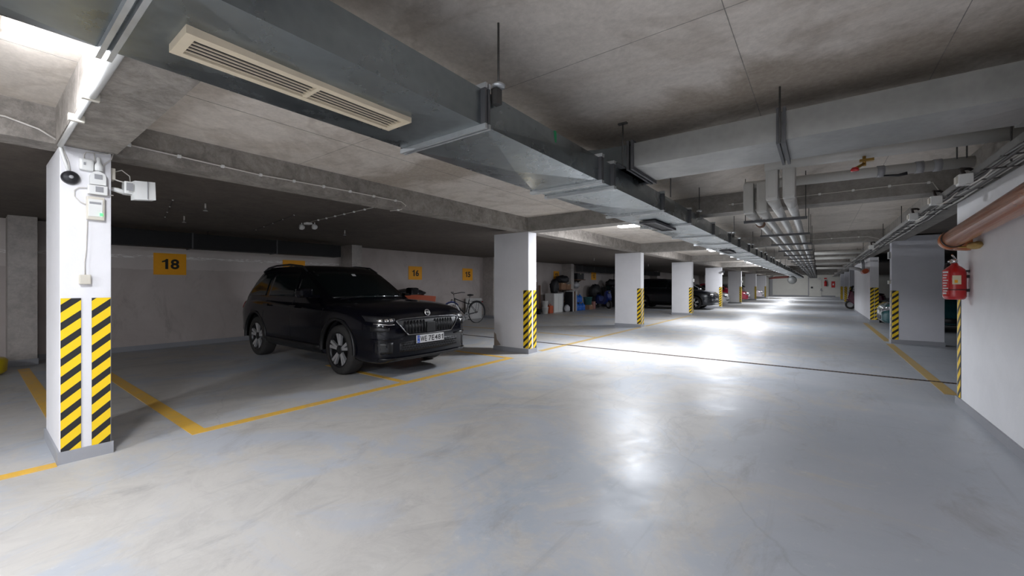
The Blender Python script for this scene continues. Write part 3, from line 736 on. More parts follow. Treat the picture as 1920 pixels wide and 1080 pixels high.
# conduit from the lamp to the first column
cd = thing('conduit', 'thick white conduit along the near beam edge down to the first column', 'conduit', (-3.2, 0.36, 2.32))
MB().tube([(-1.9, 0.385, BEAM-0.016), (-3.1, 0.39, BEAM-0.016)], 0.024, 12).build('conduit_tube', M['white'], cd, world=True)
MB().tube([(-3.05, 0.39, BEAM-0.014), (XL+0.03, 0.40, BEAM-0.014)], 0.015, 12).build('conduit_tube', M['white'], cd, world=True)
MB().tube([(XL+0.035, 0.40, BEAM-0.01), (XL+0.028, 0.405, 2.27), (XL+0.014, 0.425, 2.20), (XL+0.012, 0.445, 2.13)], 0.010, 10).build('conduit_tube', M['white'], cd, world=True)
for x in (-3.08, -3.55):
    MB().box(x-0.016, x+0.016, 0.355, 0.425, BEAM-0.042, BEAM+0.0, bev=0.004).build('conduit_clip', M['offwhite'], cd, world=True)

# ------------------------------------------------------------------ alarm gear on the first column (face x=XL)
def at(px, py, X=XL):
    th = math.atan2(575.0, 766.0); u = (px-960)/766; v = (535-py)/766
    rx = u*math.cos(th)-math.sin(th); ry = u*math.sin(th)+math.cos(th); k = X/rx
    return ry*k, 1.30+v*k
def face_box(px0, py0, px1, py1, d, mat, name, parent, bev=0.006, X=XL, x0=0.0):
    ya, za = at(px0, (py0+py1)/2, X); yb, zb = at(px1, (py0+py1)/2, X); z1 = at((px0+px1)/2, py0, X)[1]; z0 = at((px0+px1)/2, py1, X)[1]
    return MB().box(X+x0, X+x0+d, ya, yb, z0, z1, bev=bev).build(name, mat, parent, world=True)
sy, sz = at(132, 333.5)
t = thing('alarm_sounder', 'round black sounder on the first column', 'alarm', (XL, sy, sz))
MB().lathe([(0.0, 0.052), (0.012, 0.052), (0.014, 0.047), (0.034, 0.043), (0.046, 0.03), (0.050, 0.0), (0, 0.0)], (XL, sy, sz), 'x', 28).build('sounder_body', M['blackpl'], t, world=True)
MB().lathe([(0.0, 0.057), (0.010, 0.056), (0.013, 0.05)], (XL, sy, sz), 'x', 16).build('sounder_centre', M['greypl'], t, world=True)
t = thing('junction_box', 'round-cornered white junction box at the top of the first column', 'junction box', (XL, 0.53, 2.16)); face_box(147, 299, 175, 321, 0.04, M['white'], 'box_body', t, 0.014); face_box(155, 306, 159, 311, 0.005, M['greypl'], 'box_screw', t, 0.001, x0=0.04)
gy, gz = at(184, 321)
t = thing('cable_gland', 'white bottle-shaped cable fitting above the domed siren', 'fitting', (XL, gy, gz-0.01))
MB().lathe([(0, 0), (0.024, 0), (0.024, 0.04), (0.013, 0.065), (0.011, 0.10), (0, 0.102)], (XL+0.03, gy, gz-0.005), n=14).build('gland_body', M['white'], t, world=True)
t = thing('domed_siren', 'white domed siren with grey label on the first column', 'alarm', (XL, 0.59, 2.07))
ya, za = at(167, 346); yb, zb = at(197, 346); zc = at(182, 323)[1]
arcp = [(ya, za), (yb, za)]+[((ya+yb)/2+(yb-ya)/2*math.cos(a*PI/10), zc-0.045+0.045*math.sin(a*PI/10)) for a in range(11)]
MB().prism(arcp, XL, XL+0.045, 'x').build('siren_body', M['white'], t, world=True); face_box(175, 329, 190, 338, 0.004, M['greypl'], 'siren_label', t, 0.001, x0=0.045)
t = thing('control_box', 'small white control box with grey label below the domed siren', 'box', (XL, 0.58, 2.0)); face_box(163, 349, 200, 366, 0.045, M['white'], 'box_body', t); face_box(177, 352, 192, 362, 0.003, M['greypl'], 'box_label', t, 0.001, x0=0.045)
t = thing('gas_detector_panel', 'beige framed detector panel with a glowing green light', 'panel', (XL, 0.58, 1.8)); face_box(161, 370, 195, 413, 0.035, M['offwhite'], 'panel_frame', t); face_box(164, 375, 191, 407, 0.004, M['white'], 'panel_face', t, 0.002, x0=0.035)
face_box(185, 401, 191, 406, 0.006, M['led'], 'green_led', t, 0.002, x0=0.039); face_box(166, 380, 188, 384, 0.002, M['greypl'], 'panel_print', t, 0.0005, x0=0.039)
t = thing('switch_box', 'small white square box halfway down the first column', 'box', (XL, 0.52, 1.31)); face_box(147, 515, 170, 533, 0.03, M['offwhite'], 'box_body', t, 0.008)
def col_path(lst, d=0.014): return [(XL+d, at(a, b)[0], at(a, b)[1]) for a, b in lst]
def col_cable(label, lst, r=0.0035, mat=None):
    p = col_path(lst); t = thing('column_cable', label, 'cable', p[-1]); MB().tube(p, r, 6).build('cable', mat or M['cable'], t, world=True); return t
col_cable('thin cable dropping from the detector panel to the square switch box', [(163, 414), (162, 440), (161, 470), (158, 492), (159, 515)])
col_cable('cable loop beside the detector panel', [(163, 385), (150, 379), (139, 368), (139, 357), (147, 352), (163, 353)])
col_cable('cable from the conduit end to the black sounder', [(113, 268), (122, 290), (128, 305), (131, 322)])
col_cable('arched cable above the white junction box', [(157, 299), (157, 291), (161, 286), (180, 288), (200, 290), (211, 288)])
col_cable('cable dropping between junction box and bottle-shaped fitting', [(176, 288), (177, 300), (179, 312), (176, 322)])
col_cable('cable bending down the right edge of the first column', [(212, 288), (208, 300), (196, 308), (190, 316)])
col_cable('cable from the control box to the emergency floodlight', [(163, 356), (180, 362), (200, 366), (212, 367)])
# emergency floodlight on the far face of the first column
t = thing('emergency_floodlight', 'white twin emergency floodlight on an arm right of the first column', 'floodlight', (-4.45, 0.80, 2.0))
MB().box(-4.52, -4.43, 0.672, 0.70, 2.13, 2.22, bev=0.006).build('mounting_box', M['offwhite'], t, world=True)
MB().tube([(-4.47, 0.67, 2.065), (-4.46, 0.72, 2.055), (-4.45, 0.77, 2.04)], [0.014, 0.02, 0.018], 10).build('arm', M['white'], t, world=True)
MB().box(-4.50, -4.40, 0.745, 0.81, 2.03, 2.13, bev=0.008).build('lamp_housing', M['white'], t, world=True)
MB().add([(-4.36, 0.80, 1.985), (-4.36, 0.93, 2.00), (-4.36, 0.925, 2.145), (-4.36, 0.80, 2.135), (-4.44, 0.79, 1.985), (-4.44, 0.92, 2.0), (-4.44, 0.915, 2.145), (-4.44, 0.79, 2.135)],
         [(0, 1, 2, 3), (7, 6, 5, 4), (0, 4, 5, 1), (1, 5, 6, 2), (2, 6, 7, 3), (3, 7, 4, 0)]).build('lamp_head', M['white'], t, world=True)
MB().box(-4.365, -4.355, 0.752, 0.79, 2.05, 2.11).build('lamp_grille', M['greypl'], t, world=True)
MB().box(-4.362, -4.352, 0.875, 0.88, 2.0, 2.14).build('lamp_seam', M['greypl'], t, world=True)
MB().tube([(-4.47, 0.70, 2.20), (-4.46, 0.74, 2.22), (-4.45, 0.785, 2.18), (-4.45, 0.79, 2.12)], 0.004, 6).build('cable', M['cable'], t, world=True)
MB().tube([(-4.47, 0.69, 2.15), (-4.43, 0.70, 2.13), (-4.43, 0.75, 2.12), (-4.44, 0.79, 2.12)], 0.005, 6).build('cable', M['cable'], t, world=True)

# twin spot fitting under the bay ceiling, sprinklers
t = thing('twin_spot_fitting', 'white twin emergency spot fitting on the dark bay ceiling', 'spotlight', (-7.3, 3.65, 2.33))
MB().box(-7.36, -7.24, 3.60, 3.70, BAYC-0.035, BAYC+0.001, bev=0.008).build('fitting_base', M['white'], t, world=True)
for (x, y) in ((-7.42, 3.60), (-7.20, 3.72)):
    MB().lathe([(0, -0.03), (0.045, -0.03), (0.05, 0.01), (0.03, 0.04), (0, 0.045)], (x, y, BAYC-0.075), 'y', 16).build('spot_head', M['white'], t, world=True)
    MB().cyl((x, y, BAYC-0.04), (x, y, BAYC+0.001), 0.01, n=8).build('spot_stem', M['white'], t, world=True)
for i, (x, y) in enumerate(((-6.7, 1.95), (-8.2, 2.1), (-7.7, 4.6), (-7.5, 9.2), (-7.4, 15.5), (-7.2, 21.6), (-5.2, 21.8), (-7.2, 28.5))):
    t = thing('sprinkler_head', ['small sprinkler head above bay sign 18, nearest the camera', 'small sprinkler head above the rear of the black SUV', 'small sprinkler head under the bay ceiling right of the twin spot fitting', 'small sprinkler head above the bicycle', 'small sprinkler head above the stored clutter', 'small sprinkler head before the third column, over the blue scooter', 'small sprinkler head close to the lane, right of the third column', 'small sprinkler head above the distant dark SUV'][i], 'sprinkler', (x, y, BAYC-0.1), 0, 'sprinkler heads under the bay ceiling')
    m_ = MB().cyl((x, y, BAYC-0.07), (x, y, BAYC+0.001), 0.010, n=8); m_.build('drop_pipe', M['cable'], t, world=True)
    MB().lathe([(0, -0.035), (0.028, -0.035), (0.028, -0.03), (0.01, -0.02), (0.014, 0), (0, 0.001)], (x, y, BAYC-0.07), n=12).build('deflector', M['flange'], t, world=True)
clip_cable('thin dark cable line across the bay ceiling above sign 18', [(-6.7, 1.6, BAYC-0.006), (-8.9, 2.0, BAYC-0.006)], 0.004, 0.008, 0.6, M['rod'])
clip_cable('thin dark cable line across the bay ceiling over the roof of the black SUV', [(-6.6, 3.1, BAYC-0.006), (-9.2, 3.5, BAYC-0.006)], 0.004, 0.008, 0.6, M['rod'])

# ------------------------------------------------------------------ orange-brown sewer pipe on the right wall
sp = thing('sewer_pipe', 'glossy orange-brown drain pipe along the right wall', 'pipe', (1.05, 5.0, 1.7))
R = 0.083
pts = [(1.06, -1.0, 2.156), (1.06, 5.85, 1.757)]
MB().tube(pts, R, 28).build('pipe', M['copper'], sp, world=True)
el = [(1.06+0.13*(1-math.cos(a*PI/2/8)), 5.93+0.13*math.sin(a*PI/2/8), 1.753-0.012*a/8) for a in range(9)]
MB().tube([(1.06, 5.84, 1.757)]+el+[(1.24, 6.06, 1.74)], R+0.009, 28).build('elbow', M['copper'], sp, world=True)
for y in (5.80, 3.1):
    zc = 1.757+(5.85-y)*0.0583
    MB().tube([(1.06, y-0.012, zc+0.001), (1.06, y+0.012, zc)], R+0.008, 28).build('clamp_ring', M['clamp'], sp, world=True)
    MB().cyl((1.06+0.03, y, zc-0.085), (1.225, y, zc-0.095), 0.009, n=8).build('clamp_bolt', M['brass'], sp, world=True)
MB().blob((1.19, 5.75, 1.68), (0.05, 0.12, 0.035), 3, 0.12, 5).build('mounting_foam', M['foam'], sp, world=True, label='lump of yellowish mounting foam')
# small stub at the far right wall
t = thing('sewer_pipe', 'short orange pipe end beside grey pipes at the far right wall', 'pipe', (1.33, 19.6, 1.8))
MB().tube([(1.34, 19.15, 1.81), (1.34, 20.1, 1.80)], 0.085, 20).build('pipe', M['orangepl'], t, world=True)
MB().tube([(1.34, 20.1, 1.80), (1.34, 20.8, 1.87), (1.30, 21.6, 1.95), (1.1, 22.3, 2.02)], 0.07, 16).build('grey_pipe', M['greypl'], t, world=True)
MB().tube([(1.36, 20.4, 1.85), (1.36, 20.5, 2.1), (1.34, 20.6, BEAM)], 0.05, 12).build('riser', M['greypl'], t, world=True)
MB().tube([(1.34, 19.5, 1.81), (1.34, 19.56, 1.81)], 0.094, 20).build('clamp_ring', M['chrome'], t, world=True)

# pull cord with ring on the right wall
t = thing('wire_hook', 'thin wire with a ring hanging on the right wall at the picture edge', 'hook', (1.215, 4.3, 1.4))
MB().tube([(1.212, 4.22, 1.86), (1.212, 4.22, 1.50)], 0.003, 6).build('wire', M['greypl'], t, world=True)
MB().tube([(1.210, 4.22+0.018*math.cos(a*PI/8), 1.47+0.03*math.sin(a*PI/8)) for a in range(17)], 0.003, 6).build('ring', M['greypl'], t, world=True)
MB().box(1.208, 1.222, 4.19, 4.25, 1.495, 1.515, bev=0.003).build('bracket', M['greypl'], t, world=True)

# ------------------------------------------------------------------ fire extinguisher
EX, EY, EZ = 1.115, 6.08, 1.155
t = thing('fire_extinguisher', 'red fire extinguisher hung at the end of the right wall', 'fire extinguisher', (EX, EY, EZ))
MB().lathe([(0, 0), (0.066, 0), (0.082, 0.015), (0.086, 0.035), (0.086, 0.27), (0.078, 0.305), (0.05, 0.335), (0.03, 0.35), (0.026, 0.37), (0, 0.37)], (EX, EY, EZ), n=32).build('cylinder', M['red'], t, world=True)
MB().lathe([(0, 0), (0.022, 0), (0.024, 0.03), (0.015, 0.045), (0, 0.046)], (EX, EY, EZ+0.37), n=16).build('valve_head', M['chrome'], t, world=True)
MB().tube([(EX, EY, EZ+0.40), (EX-0.03, EY-0.035, EZ+0.405), (EX-0.055, EY-0.07, EZ+0.385)], 0.008, 8).build('carry_handle', M['chrome'], t, world=True)
MB().tube([(EX+0.01, EY+0.01, EZ+0.41), (EX-0.01, EY-0.02, EZ+0.44), (EX-0.03, EY-0.065, EZ+0.455)], 0.007, 8).build('squeeze_lever', M['chrome'], t, world=True)
MB().lathe([(0, 0), (0.016, 0), (0.016, 0.012), (0, 0.012)], (EX-0.03, EY, EZ+0.385), 'x', 14).build('pressure_gauge', M['offwhite'], t, world=True)
MB().tube([(EX+0.0, EY+0.02, EZ+0.385), (EX-0.05, EY+0.07, EZ+0.37), (EX-0.06, EY+0.085, EZ+0.25), (EX-0.055, EY+0.08, EZ+0.08)], 0.009, 8).build('hose', M['blackpl'], t, world=True)
def curved_patch(a0, a1, z0, z1, r, mat, name, parent):
    mb = MB(); n = 8; vs = []
    for i in range(n+1):
        a = a0+(a1-a0)*i/n
        for z in (z0, z1): vs.append((EX+r*math.cos(a), EY+r*math.sin(a), EZ+z))
    mb.add(vs, [(2*i, 2*i+2, 2*i+3, 2*i+1) for i in range(n)], 0, True); return mb.build(name, mat, parent, world=True)
# angle towards the camera is about -100 deg
A = lambda d: math.radians(d)
lb = curved_patch(A(-110), A(-68), 0.155, 0.245, 0.0875, M['label'], 'inspection_label', t)
curved_patch(A(-100), A(-85), 0.17, 0.20, 0.0882, M['orange'], 'label_print', lb)
lb = curved_patch(A(-178), A(-125), 0.05, 0.30, 0.0872, M['redflat'], 'instruction_label', t)
for j in range(9):
    curved_patch(A(-170+(j % 2)*5), A(-140+(j % 3)*5), 0.055+j*0.027, 0.066+j*0.027+(0.006 if j in (0, 8) else 0), 0.0881, M['plate'], 'label_print', lb)
MB().box(EX+0.07, 1.222, EY-0.02, EY+0.02, EZ+0.28, EZ+0.30).build('wall_bracket', M['blackpl'], t, world=True)
MB().tube([(EX+0.105*0, EY, EZ+0.10)]*1+[(EX+0.09*math.cos(a), EY+0.09*math.sin(a), EZ+0.10) for a in [k*PI/12 for k in range(-10, 11)]], 0.004, 6).build('strap', M['blackpl'], t, world=True)
for z in (0.08, 0.22):
    MB().box(EX+0.08, 1.222, EY-0.012, EY+0.012, EZ+z, EZ+z+0.03).build('wall_bracket', M['blackpl'], t, world=True)

# ------------------------------------------------------------------ small things on the right columns
for (y, z, lb) in ((12.60, 1.90, 'small grey box on the side of the wide grey column'), (12.60, 1.33, 'small white socket low on the side of the wide grey column')):
    t = thing('wall_box', lb, 'box', (1.29, y, z)); MB().box(1.262, 1.311, y-0.07, y+0.05, z, z+(0.16 if z > 1.5 else 0.08), bev=0.008).build('box_body', M['white'], t, world=True)
    MB().box(1.268, 1.30, y-0.073, y-0.069, z+0.01, z+(0.15 if z > 1.5 else 0.07)).build('box_lid', M['greypl'] if z > 1.5 else M['offwhite'], t, world=True)
for i, (k, z) in enumerate(((3, 1.45), (5, 1.5), (4, 1.9))):
    y = COLY[k]+0.20
    t = thing('wall_box', ['small white box on the fourth left column', 'small white box on the sixth left column', 'small white box on the fifth left column'][i], 'box', (XL+0.03, y, z))
    MB().box(XL, XL+0.06, y-0.05, y+0.05, z, z+0.13, bev=0.008).build('box_body', M['white'], t, world=True)
    MB().box(XL+0.06, XL+0.066, y-0.03, y+0.03, z+0.02, z+0.10, bev=0.002).build('box_lid', M['offwhite'], t, world=True)
t = thing('security_camera', 'small black camera near the top of the fifth left column', 'camera', (XL+0.05, 25.7, 2.05))
MB().tube([(XL, 25.7, 2.1), (XL+0.08, 25.65, 2.1)], 0.02, 8).build('camera_arm', M['white'], t, world=True)
MB().tube([(XL+0.06, 25.75, 2.10), (XL+0.14, 25.45, 2.06)], [0.05, 0.06], 12).build('camera_body', M['blackpl'], t, world=True)

# far end: signs, extinguisher, mirror, pipe
t = thing('fire_extinguisher', 'tiny red extinguisher on the far end wall', 'fire extinguisher', (0.62, Y1-0.15, 1.2))
MB().lathe([(0, 0), (0.12, 0), (0.13, 0.05), (0.13, 0.5), (0.05, 0.6), (0, 0.62)], (0.62, Y1-0.16, 1.2), n=16).build('cylinder', M['red'], t, world=True)
MB().box(0.57, 0.67, Y1-0.2, Y1-0.1, 1.8, 1.9).build('valve_head', M['blackpl'], t, world=True)
t = tag(MB().box(1.15, 1.48, Y1-0.03, Y1-0.001, 1.05, 1.75, bev=0.01).build('fire_sign', M['redflat']), 'red fire sign on the far end wall, right of the small extinguisher', 'sign')
MB().box(1.25, 1.38, Y1-0.04, Y1-0.029, 1.3, 1.5).build('pictogram', M['plate'], t)
tag(MB().box(0.50, 0.75, Y1-0.02, Y1-0.001, 2.0, 2.15, bev=0.01).build('fire_sign', M['redflat']), 'small red sign above the far extinguisher', 'sign')
tag(MB().box(-0.05, 0.18, Y1-0.085, Y1-0.061, 1.95, 2.2, bev=0.01).build('notice', M['blueboard']), 'pale notice high on the far end wall', 'notice')
t = thing('stain_mark', 'dark scuff marks low on the far end wall', 'mark', (0.25, Y1-0.07, 0.7))
MB().prism([(0.1, 0.65), (0.2, 0.95), (0.27, 1.0), (0.33, 0.75), (0.45, 0.6), (0.3, 0.66), (0.26, 0.58), (0.2, 0.72)], Y1-0.068, Y1-0.062, 'y').build('mark', M['greypl'], t, world=True)
t = thing('convex_mirror', 'round grey convex mirror hanging before the end wall', 'mirror', (-1.55, 38.0, 1.9))
mb = MB(); mc = Vector((-1.62, 38.0, 1.70)); ax = Vector((0.25, -1, -0.15)).normalized()
u_ = ax.orthogonal().normalized(); w_ = ax.cross(u_); vs = []; n = 24
for (r, h) in ((0, 0.10), (0.12, 0.085), (0.22, 0.05), (0.30, 0.0), (0.31, -0.03), (0.2, -0.06), (0, -0.07)):
    for k in range(n): vs.append(mc+ax*h+(u_*math.cos(2*PI*k/n)+w_*math.sin(2*PI*k/n))*r)
mb.add(vs, [(i*n+k, i*n+(k+1) % n, (i+1)*n+(k+1) % n, (i+1)*n+k) for i in range(6) for k in range(n)], 0, True)
mb.build('mirror_dome', M['mirror'], t, world=True)
MB().tube([tuple(mc-ax*0.05), (-1.55, 38.2, 2.2), (-1.55, 38.2, DZ0-0.0)], 0.02, 8).build('mirror_bracket', M['greypl'], t, world=True)
t = thing('drain_pipe', 'red-brown pipe sloping across before the end wall', 'pipe', (-2.7, 40.0, 2.0))
MB().tube([(-3.35, 40.6, 1.86), (-2.9, 40.4, 1.94), (-1.95, 39.9, 1.99)], [0.05, 0.10, 0.09], 14).build('pipe', M['brownpipe'], t, world=True)
MB().cyl((-2.3, 40.1, 2.04), (-2.3, 40.1, SLAB+0.01), 0.01, n=6).build('hanger_rod', M['rod'], t, world=True)

# ------------------------------------------------------------------ cars
def lerp(a, b, t): return a+(b-a)*t
def curve(pts, x):
    if x <= pts[0][0]: return pts[0][1]
    for (a, b) in zip(pts, pts[1:]):
        if x <= b[0]:
            t = (x-a[0])/(b[0]-a[0]); return lerp(a[1], b[1], t)
    return pts[-1][1]
def smooth_curve(pts, x):
    # Catmull-Rom
    n = len(pts)
    if x <= pts[0][0]: return pts[0][1]
    if x >= pts[-1][0]: return pts[-1][1]
    for i in range(n-1):
        if x <= pts[i+1][0]:
            x0, y0 = pts[max(i-1, 0)]; x1, y1 = pts[i]; x2, y2 = pts[i+1]; x3, y3 = pts[min(i+2, n-1)]
            m1 = (y2-y0)/(x2-x0) if x2 != x0 else 0; m2 = (y3-y1)/(x3-x1) if x3 != x1 else 0
            h = x2-x1; t = (x-x1)/h
            return (2*t**3-3*t**2+1)*y1+(t**3-2*t**2+t)*h*m1+(-2*t**3+3*t**2)*y2+(t**3-t**2)*h*m2

def car_body(sp):
    """returns one closed-surface mesh (lower body with arches cut + cabin)"""
    F, Rr = sp['front'], sp['rear']; xs = []
    x = Rr
    ends = [0, 0.012, 0.035, 0.07, 0.12, 0.19]
    xs = [Rr+e for e in ends]; k = Rr+0.28
    while k < F-0.30: xs.append(k); k += 0.10
    xs += [F-e for e in reversed(ends)]
    W = sp['width']/2
    secs = []
    for x in xs:
        df = F-x; drr = x-Rr
        zt = smooth_curve(sp['top'], x); zb = smooth_curve(sp['bot'], x); w_ = W*smooth_curve(sp['plan'], x)
        # nose and tail rounding in height
        for d, r in ((df, 0.16), (drr, 0.14)):
            if d < r:
                t = 1-d/r; c = math.sqrt(max(0, 1-t*t)); zt -= (1-c)*0.16; zb += (1-c)*0.07
        cr = 0.035; h = zt-zb
        P = [(0, zt+cr), (0.30*w_, zt+cr*0.92), (0.58*w_, zt+cr*0.6), (0.80*w_, zt+cr*0.1), (0.905*w_, zt-0.025*h-0.005), (0.955*w_, zt-0.09*h), (0.975*w_, zt-0.17*h),
             (0.992*w_, zt-0.26*h), (1.0*w_, zt-0.40*h), (0.992*w_, zt-0.55*h), (0.985*w_, zt-0.72*h), (0.992*w_, zt-0.85*h), (0.955*w_, zt-0.95*h), (0.88*w_, zb+0.005), (0.5*w_, zb), (0, zb)]
        full = [(x, -a, b) for a, b in P]+[(x, a, b) for a, b in reversed(P[1:-1])]
        secs.append(full)
    n = len(secs[0]); mb = MB()
    vs = [p for s_ in secs for p in s_]
    mb.add(vs, [(i*n+k, i*n+(k+1) % n, (i+1)*n+(k+1) % n, (i+1)*n+k) for i in range(len(secs)-1) for k in range(n)], 0, True)
    mb.add(secs[0], [tuple(range(n))], 0, True); mb.add(secs[-1], [tuple(reversed(range(n)))], 0, True)
    lower = bpy.data.objects.new('tmp', mb.mesh('tmp', [])); C.objects.link(lower)
    cut = MB(); Rw = sp['wheel_r']*1.17
    for xw in (sp['wf'], sp['wr']):
        for sgn in (-1, 1): cut.cyl((xw, sgn*(W-0.30), sp['wheel_r']+0.01), (xw, sgn*(W+0.2), sp['wheel_r']+0.01), Rw, n=36)
    co = bpy.data.objects.new('tmp2', cut.mesh('tmp2', [])); C.objects.link(co)
    md_ = lower.modifiers.new('b', 'BOOLEAN'); md_.object = co; md_.operation = 'DIFFERENCE'; md_.solver = 'EXACT'
    dg = bpy.context.evaluated_depsgraph_get(); me = bpy.data.meshes.new_from_object(lower.evaluated_get(dg))
    bpy.data.objects.remove(lower); bpy.data.objects.remove(co)
    out = MB()
    out.add([v.co.copy() for v in me.vertices], [tuple(p.vertices) for p in me.polygons], 0, True)
    # cabin
    cab = sp['cabin']; rings = []
    for (z, xf, xr, wd, bow) in cab:
        ring = []; NF = 9
        for i in range(NF):
            a = -1+2*i/(NF-1); ring.append((xf-bow*abs(a)**2.4, a*wd*0.90, z))
        for i in range(1, 14): t = i/14.0; ring.append((lerp(xf-bow-0.06, xr+0.06, t), wd*(1.0-0.035*abs(t-0.42)*2*0.6), z))
        for i in range(NF):
            a = 1-2*i/(NF-1); ring.append((xr+0.07*abs(a)**2.4, a*wd*0.88, z))
        for i in range(1, 14): t = 1-i/14.0; ring.append((lerp(xf-bow-0.06, xr+0.06, t), -wd*(1.0-0.035*abs(t-0.42)*2*0.6), z))
        rings.append(ring)
    n = len(rings[0]); out.add([p for r_ in rings for p in r_], [(i*n+k, i*n+(k+1) % n, (i+1)*n+(k+1) % n, (i+1)*n+k) for i in range(len(rings)-1) for k in range(n)], 0, True)
    out.add(rings[-1], [tuple(range(n))], 0, True)
    return out

def panel_from(bvh, cols_, axis, off=0.004, nz=5, thick=0.006, sub=3):
    """cols_: list of (u, vlow, vhigh); projects a grid onto the body along an axis ('+x','-y','+y','-x')"""
    cc = []
    for a, b in zip(cols_, cols_[1:]):
        for i in range(sub): t = i/sub; cc.append(tuple(lerp(a[k], b[k], t) for k in range(3)))
    cc.append(cols_[-1]); D = {'+x': Vector((1, 0, 0)), '-x': Vector((-1, 0, 0)), '+y': Vector((0, 1, 0)), '-y': Vector((0, -1, 0))}[axis]
    G = []
    for (u, lo, hi) in cc:
        col = []
        for j in range(nz+1):
            v_ = lerp(lo, hi, j/nz)
            p = Vector((0, u, v_)) if 'x' in axis else Vector((u, 0, v_))
            h = bvh.ray_cast(p+D*6, -D)
            if h[0] is None: h = (bvh.find_nearest(p+D*2)[0], D)
            col.append((h[0], h[1] if h[1].dot(D) > 0 else -h[1]))
        G.append(col)
    mb = MB(); nv = nz+1
    A_ = [tuple(q[0]+(q[1]*0.5+D*0.5).normalized()*off) for c_ in G for q in c_]; B_ = [tuple(q[0]-D*thick) for c_ in G for q in c_]
    nc = len(G); N = nc*nv; fs = []
    for i in range(nc-1):
        for j in range(nz):
            a = i*nv+j; fs.append((a, a+nv, a+nv+1, a+1)); fs.append((N+a, N+a+1, N+a+nv+1, N+a+nv))
    rim_ = [i*nv for i in range(nc)]+[(nc-1)*nv+j for j in range(1, nv)]+[i*nv+nz for i in range(nc-2, -1, -1)]+[j for j in range(nz-1, 0, -1)]
    mb.add(A_+B_, fs, 0, True)
    mb.add(A_+B_, [(rim_[k], rim_[(k+1) % len(rim_)], N+rim_[(k+1) % len(rim_)], N+rim_[k]) for k in range(len(rim_))])
    return mb

def wheel(parent, x, y, r, wdt, side, spokes=5, bright=True, detail=True):
    """side -1 faces -y"""
    s = side; prof = [(r*0.66, -wdt*0.42), (r*0.74, -wdt*0.5), (r*0.90, -wdt*0.5), (r*0.975, -wdt*0.42), (r, -wdt*0.30), (r, wdt*0.30), (r*0.975, wdt*0.42), (r*0.90, wdt*0.5), (r*0.72, wdt*0.5), (r*0.66, wdt*0.42)]
    wh = MB().lathe(prof, (0, 0, 0), 'y', 40).build('wheel', M['tyre'], parent); wh.location = (x, y, r); 
    rim_ = MB().lathe([(r*0.68, s*wdt*0.45), (r*0.71, s*wdt*0.49), (r*0.66, s*wdt*0.47), (r*0.63, s*wdt*0.30), (r*0.60, -s*wdt*0.3), (0.0, -s*wdt*0.3)], (0, 0, 0), 'y', 36)
    rim_.build('rim', M['rimdark'], wh)
    sp_ = MB()
    for k in range(spokes):
        a = 2*PI*k/spokes+PI/2
        for da in (-0.16, 0.16):
            p0 = Vector((math.cos(a+da*0.9)*r*0.16, 0, math.sin(a+da*0.9)*r*0.16)); p1 = Vector((math.cos(a+da)*r*0.655, 0, math.sin(a+da)*r*0.655))
            t_ = (p1-p0).normalized(); nn = Vector((-t_.z, 0, t_.x)); w0, w1 = r*0.045, r*0.062
            ys, yo = s*wdt*0.40, s*wdt*0.47
            q = [p0+nn*w0, p0-nn*w0, p1-nn*w1, p1+nn*w1]
            vs = [(c.x, ys, c.z) for c in q]+[(q[0].x, ys-s*0.03, q[0].z), (q[1].x, ys-s*0.03, q[1].z), (q[2].x, yo-s*0.04, q[2].z), (q[3].x, yo-s*0.04, q[3].z)]
            vs = [(q[0].x, ys, q[0].z), (q[1].x, ys, q[1].z), (q[2].x, yo, q[2].z), (q[3].x, yo, q[3].z)]+vs[4:]
            sp_.add(vs, [(0, 1, 2, 3), (7, 6, 5, 4), (0, 4, 5, 1), (1, 5, 6, 2), (2, 6, 7, 3), (3, 7, 4, 0)])
    sp_.build('spokes', M['rim'] if bright else M['greypl'], wh)
    MB().lathe([(r*0.19, s*wdt*0.34), (r*0.18, s*wdt*0.43), (r*0.07, s*wdt*0.45), (0, s*wdt*0.45)], (0, 0, 0), 'y', 18).build('hub_cap', M['rimdark'], wh)
    return wh

SUV = dict(front=2.345, rear=-2.36, width=1.88, wf=1.395, wr=-1.395, wheel_r=0.362,
           top=[(-2.36, 0.93), (-2.2, 1.03), (-1.6, 1.07), (0.0, 1.06), (0.95, 1.04), (1.3, 1.035), (1.7, 1.005), (2.05, 0.955), (2.24, 0.90), (2.345, 0.83)],
           bot=[(-2.36, 0.42), (-2.1, 0.33), (-1.6, 0.27), (1.6, 0.24), (2.1, 0.22), (2.345, 0.235)],
           plan=[(-2.36, 0.80), (-2.2, 0.90), (-1.9, 0.965), (-1.4, 1.0), (1.4, 1.0), (1.8, 0.985), (2.05, 0.945), (2.2, 0.885), (2.30, 0.80), (2.345, 0.70)],
           cabin=[(0.98, 1.20, -2.22, 0.885, 0.20), (1.08, 1.02, -2.20, 0.865, 0.20), (1.20, 0.82, -2.11, 0.83, 0.19), (1.34, 0.60, -1.99, 0.785, 0.17), (1.48, 0.37, -1.86, 0.73, 0.15), (1.585, 0.16, -1.76, 0.67, 0.14), (1.635, -0.02, -1.68, 0.60, 0.12), (1.655, -0.25, -1.55, 0.48, 0.10), (1.662, -0.6, -1.3, 0.25, 0.05)])
